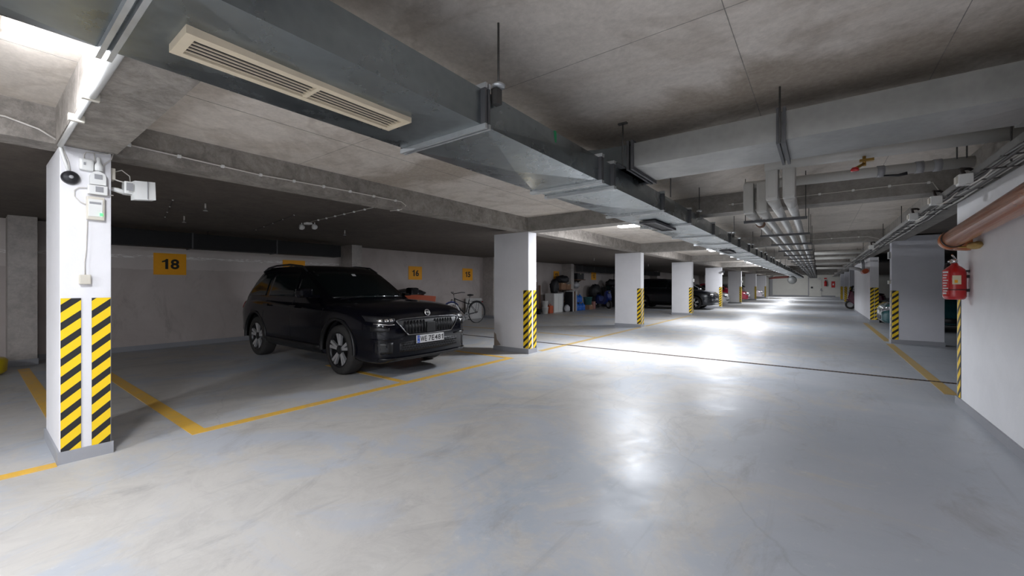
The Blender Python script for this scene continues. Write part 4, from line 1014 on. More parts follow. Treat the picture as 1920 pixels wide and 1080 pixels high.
def sized(sp, L, W_, H_, nose=0.0):
    q = {}
    fx = L/4.705; fw = W_/1.88; fh = H_/1.66
    q['front'] = sp['front']*fx; q['rear'] = sp['rear']*fx; q['width'] = W_; q['wf'] = sp['wf']*fx; q['wr'] = sp['wr']*fx; q['wheel_r'] = 0.31
    q['top'] = [(a*fx, b*fh-nose*max(0, (a-1)/1.3)) for a, b in sp['top']]; q['bot'] = [(a*fx, b*0.85) for a, b in sp['bot']]; q['plan'] = [(a*fx, b) for a, b in sp['plan']]
    q['cabin'] = [(z*fh, xf*fx, xr*fx, wd*fw, bow) for (z, xf, xr, wd, bow) in sp['cabin']]
    return q

def make_car(label, loc, rotz, sp, paint, style, plate=None, detail=True, hub_bright=True):
    t = thing('car', label, 'car', (loc[0], loc[1], 0), rotz)
    mb = car_body(sp); body = mb.build('body', paint, t)
    bvh = BVHTree.FromPolygons([v.co.copy() for v in body.data.vertices], [tuple(p.vertices) for p in body.data.polygons])
    F, W = sp['front'], sp['width']/2; r = sp['wheel_r']; fx = F/2.345; fh = sp['cabin'][5][0]/1.585
    for xw in (sp['wf'], sp['wr']):
        for s_ in (-1, 1): wheel(t, xw, s_*(W-0.15), r, 0.235 if r > 0.33 else 0.19, s_, bright=hub_bright)
    # inner dark floor so the arches are not see-through
    MB().box(sp['wr']-0.3, sp['wf']+0.3, -(W-0.42), W-0.42, 0.18, 0.5).build('underbody', M['plastictrim'], t)
    # glazing
    c0, c1_, c2_ = sp['cabin'][1], sp['cabin'][4], sp['cabin'][5]
    zlo, zhi = sp['cabin'][1][0]+0.035*fh, sp['cabin'][5][0]-0.045*fh
    def cabx(z, front=True):
        cs = sp['cabin']
        for a, b in zip(cs, cs[1:]):
            if z <= b[0]:
                k_ = (z-a[0])/(b[0]-a[0]); return lerp(a[1]-a[4], b[1]-b[4], k_) if front else lerp(a[2], b[2], k_)
        return 0
    def wcab(z): return smooth_curve([(c[0], c[3]) for c in sp['cabin']], z)
    ws = []
    for i in range(9):
        u = -1+i/4.0; ws.append((u*wcab(zlo+0.05)*0.80, zlo-0.02+0.02*(1-u*u)*0, zhi+0.005-0.03*abs(u)**3))
    panel_from(bvh, ws, '+x', 0.005, 8).build('windshield', M['glass'], t)
    panel_from(bvh, [(q[0], zlo+0.06, zhi-0.02) for q in ws], '-x', 0.005, 6).build('rear_window', M['glass'], t)
    for s_, ax_ in ((-1, '-y'), (1, '+y')):
        xA = cabx(zlo)-0.02; xT = cabx(zhi)-0.07
        def slant(x0, x1, f0, f1):   # front edge slant/rear edge slant
            return None
        # side windows as columns in x with top following the windscreen pillar
        def col_(x):
            top = zhi-0.02
            if x > xT: top = lerp(zhi-0.02, zlo+0.015, min(1, (x-xT)/(xA-xT)))
            xr_b = sp['cabin'][1][2]+0.25; xr_t = sp['cabin'][4][2]+0.42
            low = zlo
            if x < xr_t: top = min(top, lerp(zhi-0.02, zlo+0.05, min(1, (xr_t-x)/(xr_t-xr_b+0.001))))
            return (x, low, max(top, low+0.01))
        segs = [(xA-0.10, 0.02*fx), (-0.05*fx, -1.02*fx), (-1.12*fx, sp['cabin'][1][2]+0.30)]
        for a, b in segs:
            cs_ = [col_(lerp(a, b, i/5)) for i in range(6)]
            panel_from(bvh, cs_, ax_, 0.004, 4).build('side_window', M['glass'], t)
        # door seams, handles, sill, arches
        if detail:
            for xx in (0.98*fx, -0.02*fx, -1.03*fx):
                panel_from(bvh, [(xx-0.004, 0.42, zlo-0.05), (xx+0.004, 0.42, zlo-0.05)], ax_, 0.0015, 6, 0.002, 1).build('door_seam', M['plastictrim'], t)
            for xx in (0.12*fx, -0.90*fx):
                MB().box(xx-0.10, xx+0.10, s_*(W-0.005), s_*(W+0.022), zlo-0.16, zlo-0.135, bev=0.01).build('door_handle', paint, t)
        panel_from(bvh, [(sp['wr']+r*1.25, 0.27, 0.40), (sp['wf']-r*1.25, 0.27, 0.40)], ax_, 0.014, 3, 0.01, 8).build('side_sill', M['plastictrim'], t)
        for xw in (sp['wf'], sp['wr']):
            ar = MB(); n = 20; R0, R1 = r*1.165, r*1.165+0.04; vs = []
            for i in range(n+1):
                a = -0.03*PI+1.06*PI*i/n
                for rr_, yy in ((R0, W-0.08), (R0, W+0.006), (R1, W+0.002), (R1, W-0.03)):
                    vs.append((xw+rr_*math.cos(a), s_*yy, max(0.22, r+0.01+rr_*math.sin(a))))
            ar.add(vs, [(i*4+k, i*4+(k+1) % 4, (i+1)*4+(k+1) % 4, (i+1)*4+k) for i in range(n) for k in range(4)], 0, True)
            ar.build('wheel_arch_trim', M['plastictrim'] if style != 'hatch' else paint, t)
        # mirror
        mx_ = cabx(zlo)-0.10
        m_ = MB().box(mx_-0.08, mx_+0.10, s_*(W+0.0), s_*(W+0.20), zlo+0.0, zlo+0.14, bev=0.04); m_.box(mx_-0.02, mx_+0.06, s_*(W-0.12), s_*(W+0.02), zlo-0.01, zlo+0.04)
        mo = m_.build('door_mirror', paint, t)
        MB().box(mx_-0.085, mx_-0.078, s_*(W+0.02), s_*(W+0.185), zlo+0.02, zlo+0.125).build('mirror_glass', M['mirror'], mo)
        # headlight and tail light
        if style == 'suv':
            hz = [(s_*0.60, 0.815, 0.84), (s_*0.65, 0.775, 0.855), (s_*0.72, 0.775, 0.868), (s_*0.80, 0.785, 0.878), (s_*0.875, 0.81, 0.885)]
        else:
            hz = [(s_*W*0.50, 0.60*fh, 0.66*fh), (s_*W*0.60, 0.585*fh, 0.73*fh), (s_*W*0.76, 0.60*fh, 0.76*fh), (s_*W*0.90, 0.66*fh, 0.785*fh)]
        hz = sorted(hz); hl = panel_from(bvh, hz, '+x', 0.008, 4).build('headlight', M['lens'] if style != 'suv' else M['blackpl'], t)
        if style == 'suv':
            for yy in (0.655, 0.72, 0.785):
                hq = [(s_*yy-0.022, 0.800, 0.842), (s_*yy+0.022, 0.802, 0.845)]
                panel_from(bvh, sorted(hq), '+x', 0.012, 3, 0.006, 3).build('headlight_lens', M['chrome'], hl)
            dq = sorted([(s_*0.62, 0.755, 0.768), (s_*0.70, 0.752, 0.765), (s_*0.84, 0.772, 0.785)])
            panel_from(bvh, dq, '+x', 0.013, 2, 0.006, 5).build('running_light', M['chrome'], hl)
            fq = sorted([(s_*0.70, 0.685, 0.715), (s_*0.78, 0.665, 0.735), (s_*0.86, 0.675, 0.735)])
            fo = panel_from(bvh, fq, '+x', 0.006, 3).build('fog_lamp', M['rimdark'], t)
            vq = sorted([(s_*0.66, 0.37, 0.52), (s_*0.83, 0.36, 0.53)])
            panel_from(bvh, vq, '+x', 0.003, 4).build('bumper_intake', M['plastictrim'], t)
            bq = sorted([(s_*0.50, 0.545, 0.565), (s_*0.70, 0.55, 0.572), (s_*0.86, 0.555, 0.575)])
            panel_from(bvh, bq, '+x', 0.012, 2, 0.01, 4).build('bumper_crease', paint, t)
        tq = sorted([(s_*W*0.62, 0.86*fh, 0.98*fh), (s_*W*0.90, 0.86*fh, 0.99*fh)])
        panel_from(bvh, tq, '-x', 0.008, 3).build('tail_light', M['taillens'], t)
        if style != 'hatch':
            zr = sp['cabin'][5][0]; yr = s_*(sp['cabin'][5][3]-0.01)
            MB().tube([(0.05, yr*1.03, zr-0.045), (-0.15, yr, zr+0.045), (-0.6, yr*0.99, zr+0.085), (-1.15, yr*0.99, zr+0.078), (-1.45, yr, zr+0.045), (-1.62, yr*1.03, zr-0.03)], [0.014, 0.017, 0.018, 0.018, 0.017, 0.014], 8).build('roof_rail', M['blackpl'], t)
    # front grille
    if style == 'suv':
        gq = [(-0.585, 0.795, 0.812), (-0.50, 0.69, 0.826), (-0.415, 0.605, 0.830), (-0.2, 0.600, 0.834), (0.0, 0.598, 0.835), (0.2, 0.600, 0.834), (0.415, 0.605, 0.830), (0.50, 0.69, 0.826), (0.585, 0.795, 0.812)]
        gr = panel_from(bvh, gq, '+x', 0.004, 5).build('grille', M['blackpl'], t)
        def surf(y, z):
            h = bvh.ray_cast(Vector((6, y, z)), Vector((-1, 0, 0))); return h[0].x if h[0] else F
        fr = [(y, hi) for (y, lo, hi) in gq]+[(y, lo) for (y, lo, hi) in reversed(gq)]
        fine = []
        for i in range(len(fr)):
            a, b = fr[i], fr[(i+1) % len(fr)]
            for k in range(4): fine.append((lerp(a[0], b[0], k/4), lerp(a[1], b[1], k/4)))
        fine.append(fine[0])
        MB().tube([(surf(y, z)+0.012, y, z) for y, z in fine], 0.009, 8).build('grille_frame', M['rimgrey'], gr)
        for i in range(17):
            y = -0.44+0.055*i
            if abs(y) < 0.10: continue
            z0 = 0.625; z1 = 0.80
            MB().tube([(surf(y-0.004, z0)+0.012, y-0.004, z0), (surf(y, 0.72)+0.026, y, 0.72), (surf(y, z1)+0.012, y, z1)], [0.008, 0.010, 0.007], 6).build('grille_bar', M['rimdark'], gr)
        MB().box(surf(0, 0.7)+0.002, surf(0, 0.7)+0.03, -0.085, 0.085, 0.615, 0.77, bev=0.012).build('radar_cover', M['plastictrim'], gr)
        ez, ex = 0.893, surf(0, 0.893)
        em = MB().lathe([(0.0, 0.010), (0.040, 0.010), (0.046, 0.014), (0.052, 0.010), (0.054, 0.0), (0, 0)], (0, 0, 0), 'x', 24).build('emblem', M['chrome'], t); em.location = (ex+0.008, 0, ez); em.rotation_euler = (0, -0.35, 0)
        MB().lathe([(0.0, 0.012), (0.037, 0.012), (0.037, 0.0)], (0, 0, 0), 'x', 20).build('emblem_field', M['rimdark'], em)
        MB().prism([(-0.026, -0.006), (0.004, -0.006), (-0.004, -0.020), (0.026, -0.002), (0.006, 0.022), (0.006, 0.006), (-0.006, 0.022), (-0.018, 0.018), (-0.026, 0.004)], 0.012, 0.016, 'x').build('emblem_arrow', M['chrome'], em)
        lq = [(-0.55, 0.375, 0.50), (-0.3, 0.36, 0.52), (0, 0.36, 0.525), (0.3, 0.36, 0.52), (0.55, 0.375, 0.50)]
        lg = panel_from(bvh, lq, '+x', 0.003, 3).build('lower_grille', M['blackpl'], t)
        hx = MB()
        for j in range(4):
            for i in range(22):
                y = -0.52+i*0.05+(0.025 if j % 2 else 0); z = 0.385+j*0.034
                if abs(y) > 0.53: continue
                hx.tube([(surf(y-0.018, z)+0.006, y-0.018, z), (surf(y-0.009, z+0.012)+0.008, y-0.009, z+0.012), (surf(y+0.009, z+0.012)+0.008, y+0.009, z+0.012), (surf(y+0.018, z)+0.006, y+0.018, z)], 0.0035, 4)
        hx.build('honeycomb_mesh', M['rimdark'], lg, kind='stuff')
        sq = [(-0.80, 0.285, 0.315), (-0.4, 0.268, 0.300), (0, 0.262, 0.296), (0.4, 0.268, 0.300), (0.80, 0.285, 0.315)]
        panel_from(bvh, sq, '+x', 0.030, 2, 0.02, 5).build('splitter', M['rimdark'], t)
    else:
        gq = [(-W*0.42, 0.58*fh, 0.67*fh), (0, 0.57*fh, 0.69*fh), (W*0.42, 0.58*fh, 0.67*fh)]
        gr = panel_from(bvh, gq, '+x', 0.005, 3).build('grille', M['blackpl'], t)
        for k in range(3): panel_from(bvh, [(-W*0.40, (0.595+k*0.027)*fh, (0.603+k*0.027)*fh), (W*0.40, (0.595+k*0.027)*fh, (0.603+k*0.027)*fh)], '+x', 0.012, 1, 0.004, 8).build('grille_bar', M['chrome'], gr)
        lq = [(-W*0.6, 0.30, 0.42), (0, 0.28, 0.43), (W*0.6, 0.30, 0.42)]
        panel_from(bvh, lq, '+x', 0.005, 3).build('lower_grille', M['blackpl'], t)
        h = bvh.ray_cast(Vector((6, 0, 0.5)), Vector((-1, 0, 0)))
        MB().box(h[0].x-0.01, h[0].x+0.018, -0.26, 0.26, 0.44, 0.55).build('number_plate', M['plate'], t)
    if plate:
        px_ = surf(0, 0.55)+0.022
        pl = MB().box(px_-0.03, px_, -0.26, 0.26, 0.468, 0.582, bev=0.004).build('number_plate', M['plate'], t)
        MB().box(px_-0.001, px_+0.0015, -0.257, -0.212, 0.471, 0.579).build('plate_band', M['plateblue'], pl)
        text('PL', 0.022, 0.028, M['plate'], pl, (px_+0.0022, -0.234, 0.491), ROT_PX, 0.02)
        for k in range(12):
            a = 2*PI*k/12; MB().box(px_+0.001, px_+0.0022, -0.234+0.012*math.cos(a)-0.0018, -0.234+0.012*math.cos(a)+0.0018, 0.548+0.012*math.sin(a)-0.0018, 0.548+0.012*math.sin(a)+0.0018).build('plate_star', M['yellow'], pl)
        text(plate[0], 0.078, 0.115, M['ink'], pl, (px_+0.0022, -0.142, 0.525), ROT_PX, 0.015)
        text(plate[1], 0.078, 0.295, M['ink'], pl, (px_+0.0022, 0.098, 0.525), ROT_PX, 0.015)
    if style == 'suv' and detail:
        wx = curve([(c[0], c[1]) for c in sp['cabin']], zlo)
        MB().tube([(wx+0.02, -0.62, zlo-0.03), (wx-0.03, -0.2, zlo+0.01), (wx-0.03, 0.1, zlo+0.015)], 0.008, 6).build('wiper', M['blackpl'], t)
        # windscreen sticker seen in the photo
        hh = bvh.ray_cast(Vector((6, -0.02, zhi-0.06)), Vector((-1, 0, 0)))
        if hh[0]:
            st = MB().box(-0.004, 0.003, -0.035, 0.03, -0.03, 0.03).build('windscreen_sticker', M['plate'], t); st.location = hh[0]+Vector((0.010, 0, 0)); st.rotation_euler = (0, -0.95, 0)
    return t

P_black = plain('black_metallic_paint', (0.0025, 0.0028, 0.006), 0.14, 0.0, coat=0.12, var=0.05)
P_black.node_tree.nodes['Principled BSDF'].inputs['Specular IOR Level'].default_value = 0.3
P_navy = plain('dark_blue_paint', (0.004, 0.006, 0.012), 0.3, 0.2, coat=1.0)
P_white = plain('white_car_paint', (0.62, 0.62, 0.64), 0.3, coat=1.0)
P_red = plain('dark_red_car_paint', (0.25, 0.012, 0.03), 0.3, coat=1.0)
P_silver = plain('silver_car_paint', (0.42, 0.37, 0.39), 0.3, 0.5, coat=1.0)
P_teal = plain('teal_car_paint', (0.006, 0.075, 0.085), 0.25, 0.2, coat=1.0)
make_car('black SUV parked in bays 17 and 18 with licence plate facing the lane', (-6.97, 4.13), 0.0, SUV, P_black, 'suv', ('WE', '7E481'))
make_car('dark blue-black SUV with its nose between the fourth and fifth left columns', (-6.75, 24.3), 0.0, SUV, P_navy, 'suv', None, detail=False)
HB = sized(SUV, 4.1, 1.74, 1.46, 0.05)
make_car('white car whose nose shows behind the fifth left column', (-6.75, 29.6), 0.0, HB, P_white, 'hatch', detail=False)
make_car('dark red car whose nose shows behind the sixth left column', (-6.45, 37.2), 0.0, HB, P_red, 'hatch', detail=False)
make_car('silver-pink car whose nose shows behind the seventh left column', (-6.35, 46.2), 0.0, HB, P_silver, 'hatch', detail=False)
make_car('teal car with its nose past the wide grey column on the right', (3.52, 16.75), PI, HB, P_teal, 'hatch', detail=False)

# ------------------------------------------------------------------ bicycle
def bicycle(label, x, y, ang=0.0):
    t = thing('bicycle', label, 'bicycle', (x, y, 0), ang)
    R_ = 0.36
    for (yy, nm) in ((-0.55, 'front'), (0.55, 'rear')):
        wpts = [(0, yy+R_*math.cos(a*PI/20), R_+R_*math.sin(a*PI/20)) for a in range(41)]
        wh = MB().tube(wpts, 0.019, 8, cap=False).build('wheel', M['tyre'], t)
        rp = [(0, yy+(R_-0.02)*math.cos(a*PI/20), R_+(R_-0.02)*math.sin(a*PI/20)) for a in range(41)]
        MB().tube(rp, 0.024 if nm == 'front' else 0.009, 8, cap=False).build('rim', M['whiterim'] if nm == 'front' else M['greypl'], wh, label='white reflective rim' if nm == 'front' else None)
        sk = MB()
        for k in range(20):
            a = 2*PI*k/20; sk.cyl((0.02*(-1)**k, yy, R_), (0, yy+(R_-0.03)*math.cos(a), R_+(R_-0.03)*math.sin(a)), 0.0016, n=4)
        sk.build('spokes', M['chrome'], wh, kind='stuff'); MB().cyl((-0.04, yy, R_), (0.04, yy, R_), 0.022, n=12).build('hub', M['chrome'], wh)
        mg = [(0, yy+(R_+0.035)*math.cos(a), R_+(R_+0.035)*math.sin(a)) for a in [(-0.1 if nm == 'rear' else 0.25)*PI+k*PI*0.95/14 for k in range(15)]]
        MB().tube(mg, 0.02, 6).build('mudguard', M['blackpl'] if nm == 'rear' else M['navy'], t)
    f = MB(); bb = (0, 0.06, 0.29); hd = (0, -0.42, 0.86); hd2 = (0, -0.40, 0.72); st_ = (0, 0.22, 0.80); ra = (0, 0.55, R_)
    for a, b, r_ in ((hd, hd2, 0.02), (hd2, bb, 0.018), (hd, (0, 0.19, 0.66), 0.016), (bb, st_, 0.016)): f.cyl(a, b, r_, n=10)
    for sx in (-0.05, 0.05): f.cyl((sx*0.5, 0.06, 0.29), (sx, 0.55, R_), 0.009, n=8); f.cyl((sx*0.3, 0.20, 0.70), (sx, 0.55, R_), 0.008, n=8)
    f.build('frame', M['blackpl'], t)
    fk = MB()
    for sx in (-0.05, 0.05): fk.tube([(sx, -0.40, 0.72), (sx, -0.46, 0.55), (sx, -0.55, R_)], 0.010, 8)
    fk.build('fork', M['blackpl'], t)
    MB().tube([(-0.30, -0.22, 1.06), (-0.28, -0.34, 1.07), (-0.10, -0.44, 1.03), (0.0, -0.45, 1.02), (0.10, -0.44, 1.03), (0.28, -0.34, 1.07), (0.30, -0.22, 1.06)], 0.012, 8).build('handlebar', M['blackpl'], t)
    MB().cyl((0, -0.43, 0.86), (0, -0.46, 1.03), 0.014, n=8).build('stem', M['chrome'], t)
    MB().cyl((0, 0.22, 0.80), (0, 0.25, 0.93), 0.013, n=8).build('seat_post', M['chrome'], t)
    MB().blob((0, 0.27, 0.965), (0.08, 0.14, 0.035), 2).build('saddle', M['blackpl'], t)
    rk = MB()
    for sx in (-0.06, 0.0, 0.06): rk.cyl((sx, 0.32, 0.745), (sx, 0.80, 0.745), 0.007, n=6)
    for sx in (-0.06, 0.06): rk.cyl((sx, 0.62, 0.745), (sx*0.9, 0.55, R_), 0.006, n=6)
    for yy in (0.35, 0.55, 0.78): rk.cyl((-0.06, yy, 0.745), (0.06, yy, 0.745), 0.006, n=6)
    rk.build('luggage_rack', M['blackpl'], t)
    MB().lathe([(0.085, -0.004), (0.095, 0), (0.085, 0.004), (0.05, 0.003), (0.05, -0.003), (0.085, -0.004)], (0.05, 0.06, 0.29), 'x', 24).build('chainring', M['greypl'], t)
    cr = MB().cyl((0.055, 0.06, 0.29), (0.065, 0.13, 0.14), 0.010, n=8); cr.cyl((-0.055, 0.06, 0.29), (-0.065, -0.01, 0.44), 0.010, n=8); cr.cyl((-0.06, 0.06, 0.29), (0.06, 0.06, 0.29), 0.014, n=8)
    cr.build('crank', M['chrome'], t)
    MB().box(0.06, 0.15, 0.09, 0.17, 0.125, 0.15, bev=0.006).build('pedal', M['blackpl'], t); MB().box(-0.15, -0.06, -0.05, 0.03, 0.43, 0.455, bev=0.006).build('pedal', M['blackpl'], t)
    MB().lathe([(0, -0.07), (0.035, -0.06), (0.04, -0.03), (0.02, 0.02), (0, 0.03)], (0, -0.50, 0.80), 'y', 14).build('headlamp', M['chrome'], t)
    MB().box(-0.03, 0.03, 0.80, 0.83, 0.70, 0.74, bev=0.005).build('rear_light', M['taillens'], t)
    return t
bicycle('black city bicycle with a white-rimmed front wheel leaning before the back wall', -9.62, 10.12, -0.12)
b = tag(MB().box(-10.74, -10.69, 11.35, 12.25, 0.0, 0.80, bev=0.008).build('white_board', M['blueboard']), 'pale rectangular board standing behind the bicycle', 'board')
tag(MB().blob((-10.3, 10.6, 0.10), (0.12, 0.25, 0.14), 3, 0.18, 4, flat=0.0).build('plastic_bag', M['bag']), 'crumpled pale bag on the floor behind the bicycle wheels', 'bag')
tag(MB().blob((-10.02, 12.55, 0.06), (0.16, 0.22, 0.09), 3, 0.15, 9, flat=0.0).build('dark_bundle', M['tarp']), 'dark bundle on the floor by the wall right of the pale board', 'bundle')

# orange chest with dark cover behind the SUV
t = thing('storage_chest', 'orange-red chest with a dark cover behind the bonnet of the black SUV', 'chest', (-10.2, 8.35, 0))
MB().add([(-10.6, 7.75, 0.0), (-9.9, 7.75, 0.0), (-9.9, 8.95, 0.0), (-10.6, 8.95, 0.0), (-10.6, 7.65, 1.06), (-9.85, 7.65, 1.06), (-9.85, 9.05, 0.95), (-10.6, 9.05, 0.95)],
         [(0, 3, 2, 1), (4, 5, 6, 7), (0, 1, 5, 4), (1, 2, 6, 5), (2, 3, 7, 6), (3, 0, 4, 7)]).build('chest_body', M['orangepl'], t, world=True)
MB().blob((-10.25, 8.25, 1.05), (0.36, 0.62, 0.14), 3, 0.08, 3).build('dark_cover', M['tarp'], t, world=True)

# yellow tub at the left edge
t = thing('yellow_tub', 'yellow plastic tub at the left picture edge', 'tub', (-9.75, 0.12, 0))
MB().lathe([(0, 0.0), (0.22, 0.0), (0.27, 0.04), (0.28, 0.20), (0.25, 0.235), (0, 0.24)], (-9.55, 0.08, 0.01), n=24).build('tub_body', M['yellowpl'], t, world=True)
MB().lathe([(0.14, 0.0), (0.13, 0.09), (0.07, 0.12), (0, 0.12)], (-9.62, 0.02, 0.24), n=20).build('tub_cap', M['yellowpl'], t, world=True)

# ------------------------------------------------------------------ clutter behind the second column
def bucket(label, x, y, z, r, h, mat, grp=None):
    t = thing('bucket', label, 'bucket', (x, y, z), 0, grp)
    MB().lathe([(0, 0), (r*0.82, 0), (r, h*0.95), (r*1.07, h*0.95), (r*1.07, h), (0, h)], (x, y, z), n=20).build('bucket_body', mat, t, world=True)
    MB().tube([(x, y+r*1.05*math.cos(a*PI/8), z+h*0.9-r*0.9*math.sin(a*PI/8)) for a in range(9)], 0.006, 6).build('bucket_handle', M['greypl'], t, world=True)
bucket('lower white bucket of the stack by the clutter', -10.0, 15.85, 0.0, 0.15, 0.30, M['white'])
bucket('upper white bucket of the stack by the clutter', -10.0, 15.85, 0.302, 0.14, 0.28, M['white'])
bucket('dark bucket left of the white bucket stack', -10.1, 15.40, 0.0, 0.15, 0.25, M['blackpl'])
t = thing('fuel_canister', 'orange-red canister right of the white buckets', 'canister', (-9.95, 16.28, 0))
MB().box(-10.10, -9.90, 16.10, 16.42, 0, 0.36, bev=0.03).build('canister_body', M['orangepl'], t, world=True)
MB().tube([(-10.0, 16.18, 0.35), (-10.0, 16.2, 0.42), (-10.0, 16.34, 0.42), (-10.0, 16.36, 0.35)], 0.015, 8).build('canister_handle', M['orangepl'], t, world=True)
MB().cyl((-10.0, 16.14, 0.34), (-10.0, 16.12, 0.40), 0.025, n=10).build('canister_cap', M['blackpl'], t, world=True)
t = thing('metal_cabinet', 'pale grey low cabinet among the clutter', 'cabinet', (-10.2, 17.0, 0))
MB().box(-10.45, -9.95, 16.55, 17.35, 0, 0.92, bev=0.01).build('cabinet_body', M['blueboard'], t, world=True)
MB().box(-9.955, -9.94, 16.57, 16.94, 0.03, 0.89, bev=0.004).build('door', M['white'], t, world=True); MB().box(-9.955, -9.94, 16.96, 17.33, 0.03, 0.89, bev=0.004).build('door', M['white'], t, world=True)
tag(MB().blob((-10.2, 17.0, 1.24), (0.20, 0.26, 0.36), 3, 0.2, 11, flat=0.925).build('black_bag', M['tarp']), 'tall black bag standing on the pale cabinet', 'bag')
for i, (yy, hh) in enumerate(((15.95, 1.25), (16.12, 1.45), (16.35, 1.30))):
    tag(MB().box(-10.80+i*0.05, -10.76+i*0.05, yy, yy+0.14, 0, hh).build('wooden_plank', M['wood']), ['shortest brown plank, leftmost behind the buckets', 'tallest brown plank behind the buckets', 'brown plank nearest the pale cabinet'][i], 'plank', 'brown planks behind the buckets')
tag(MB().box(-10.45, -10.05, 17.45, 17.65, 0, 0.95, bev=0.05).build('plastic_sack', M['bag']), 'pale plastic wrapped sack right of the cabinet', 'sack')
tag(MB().blob((-9.85, 17.60, 0.16), (0.14, 0.16, 0.18), 3, 0.15, 21, flat=0.0).build('plastic_bag', M['bag']), 'small crumpled pale bag at the foot of the wrapped sack', 'bag')
for i, (y, m_, h) in enumerate(((17.95, 'blackpl', 0.98), (18.08, 'white', 1.02), (18.22, 'wood', 1.0), (18.38, 'blueboard', 1.05))):
    tag(MB().box(-10.16, -9.75, y, y+0.05, 0, h, bev=0.006).build('panel_board', M[m_]), ['black panel board standing right of the wrapped sack', 'thin white panel board standing beside the black one', 'brown panel board standing between the pale ones', 'pale panel board left of the blue jugs'][i], 'board')
def jug(x, y, z, lb):
    t = thing('water_jug', lb, 'jug', (x, y, z), 0, 'blue water jugs by the back wall')
    MB().lathe([(0, 0), (0.13, 0), (0.145, 0.03), (0.135, 0.10), (0.145, 0.17), (0.14, 0.27), (0.05, 0.34), (0.035, 0.40), (0, 0.40)], (x, y, z), n=18).build('jug_body', M['blue'], t, world=True)
    MB().lathe([(0, 0), (0.038, 0), (0.036, 0.03), (0, 0.03)], (x, y, z+0.40), n=12).build('jug_cap', M['plate'], t, world=True)
for i, (y, z, lb) in enumerate(((18.80, 0, 'lower left blue water jug'), (19.12, 0, 'lower middle blue water jug'), (19.44, 0, 'lower right blue water jug'), (18.80, 0.43, 'upper left blue water jug'), (19.12, 0.43, 'upper right blue water jug'))):
    jug(-9.95, y, z, lb+' by the back wall')
def carton(lb, x0, x1, y0, y1, z0, z1, mat='card'):
    t = thing('cardboard_box', lb, 'box', ((x0+x1)/2, (y0+y1)/2, z0)); MB().box(x0, x1, y0, y1, z0, z1, bev=0.006).build('carton', M[mat], t, world=True)
    MB().box(x0, x1+0.002, (y0+y1)/2-0.025, (y0+y1)/2+0.025, z1-0.06, z1+0.002).build('packing_tape', M['label'], t, world=True)
t = thing('storage_rack', 'dark rack left of the pilaster piled with cartons', 'rack', (-10.45, 18.26, 0))
for yy in (17.74, 18.78):
    for xx in (-10.75, -10.22): MB().box(xx-0.02, xx+0.02, yy-0.02, yy+0.02, 0, 1.06).build('post', M['rod'], t, world=True)
MB().box(-10.78, -10.19, 17.72, 18.80, 1.06, 1.10).build('shelf', M['wood'], t, world=True); MB().box(-10.78, -10.19, 17.72, 18.80, 0.45, 0.48).build('shelf', M['wood'], t, world=True)
carton('brown cardboard box on the rack, left one', -10.7, -10.25, 17.76, 18.24, 1.10, 1.42)
carton('brown cardboard box on the rack, right one', -10.7, -10.25, 18.28, 18.76, 1.10, 1.36)
tag(MB().blob((-10.45, 18.25, 1.60), (0.24, 0.50, 0.22), 3, 0.15, 8, flat=1.425).build('tarpaulin_heap', M['tarp']), 'black tarpaulin heap on top of the rack boxes', 'tarpaulin')
carton('dark grey box perched high beside the pilaster', -10.7, -10.25, 19.45, 20.2, 1.62, 1.95, 'darkflange' if False else 'tarp')
MB_s = MB().box(-10.83, -10.2, 19.35, 20.3, 1.58, 1.62); sh = thing('wall_shelf', 'small high shelf under the dark grey box', 'shelf', (-10.5, 19.8, 1.58)); MB_s.build('shelf_board', M['wood'], sh, world=True)
for yy in (19.45, 20.2): MB().prism([(-10.84, 1.58), (-10.4, 1.58), (-10.84, 1.30)], yy-0.01, yy+0.01, 'y').build('shelf_bracket', M['rod'], sh, world=True)
tag(MB().blob((-10.52, 19.75, 1.32), (0.18, 0.30, 0.18), 3, 0.2, 31, flat=1.12).build('plastic_bag', M['bag']), 'pale bag hanging under the high shelf', 'bag')
bucket('teal tub between the blue jugs and the blue scooter', -10.0, 20.15, 0.25, 0.24, 0.42, M['teal'])
carton('low brown box under the teal tub', -10.2, -9.8, 19.95, 20.4, 0, 0.25)
t = thing('pink_canister', 'dusty pink canister left of the blue scooter', 'canister', (-9.85, 20.62, 0)); MB().box(-9.97, -9.80, 20.48, 20.72, 0, 0.42, bev=0.03).build('canister_body', M['pink'], t, world=True); MB().cyl((-9.88, 20.6, 0.41), (-9.88, 20.6, 0.46), 0.03, n=10).build('canister_cap', M['blackpl'], t, world=True)

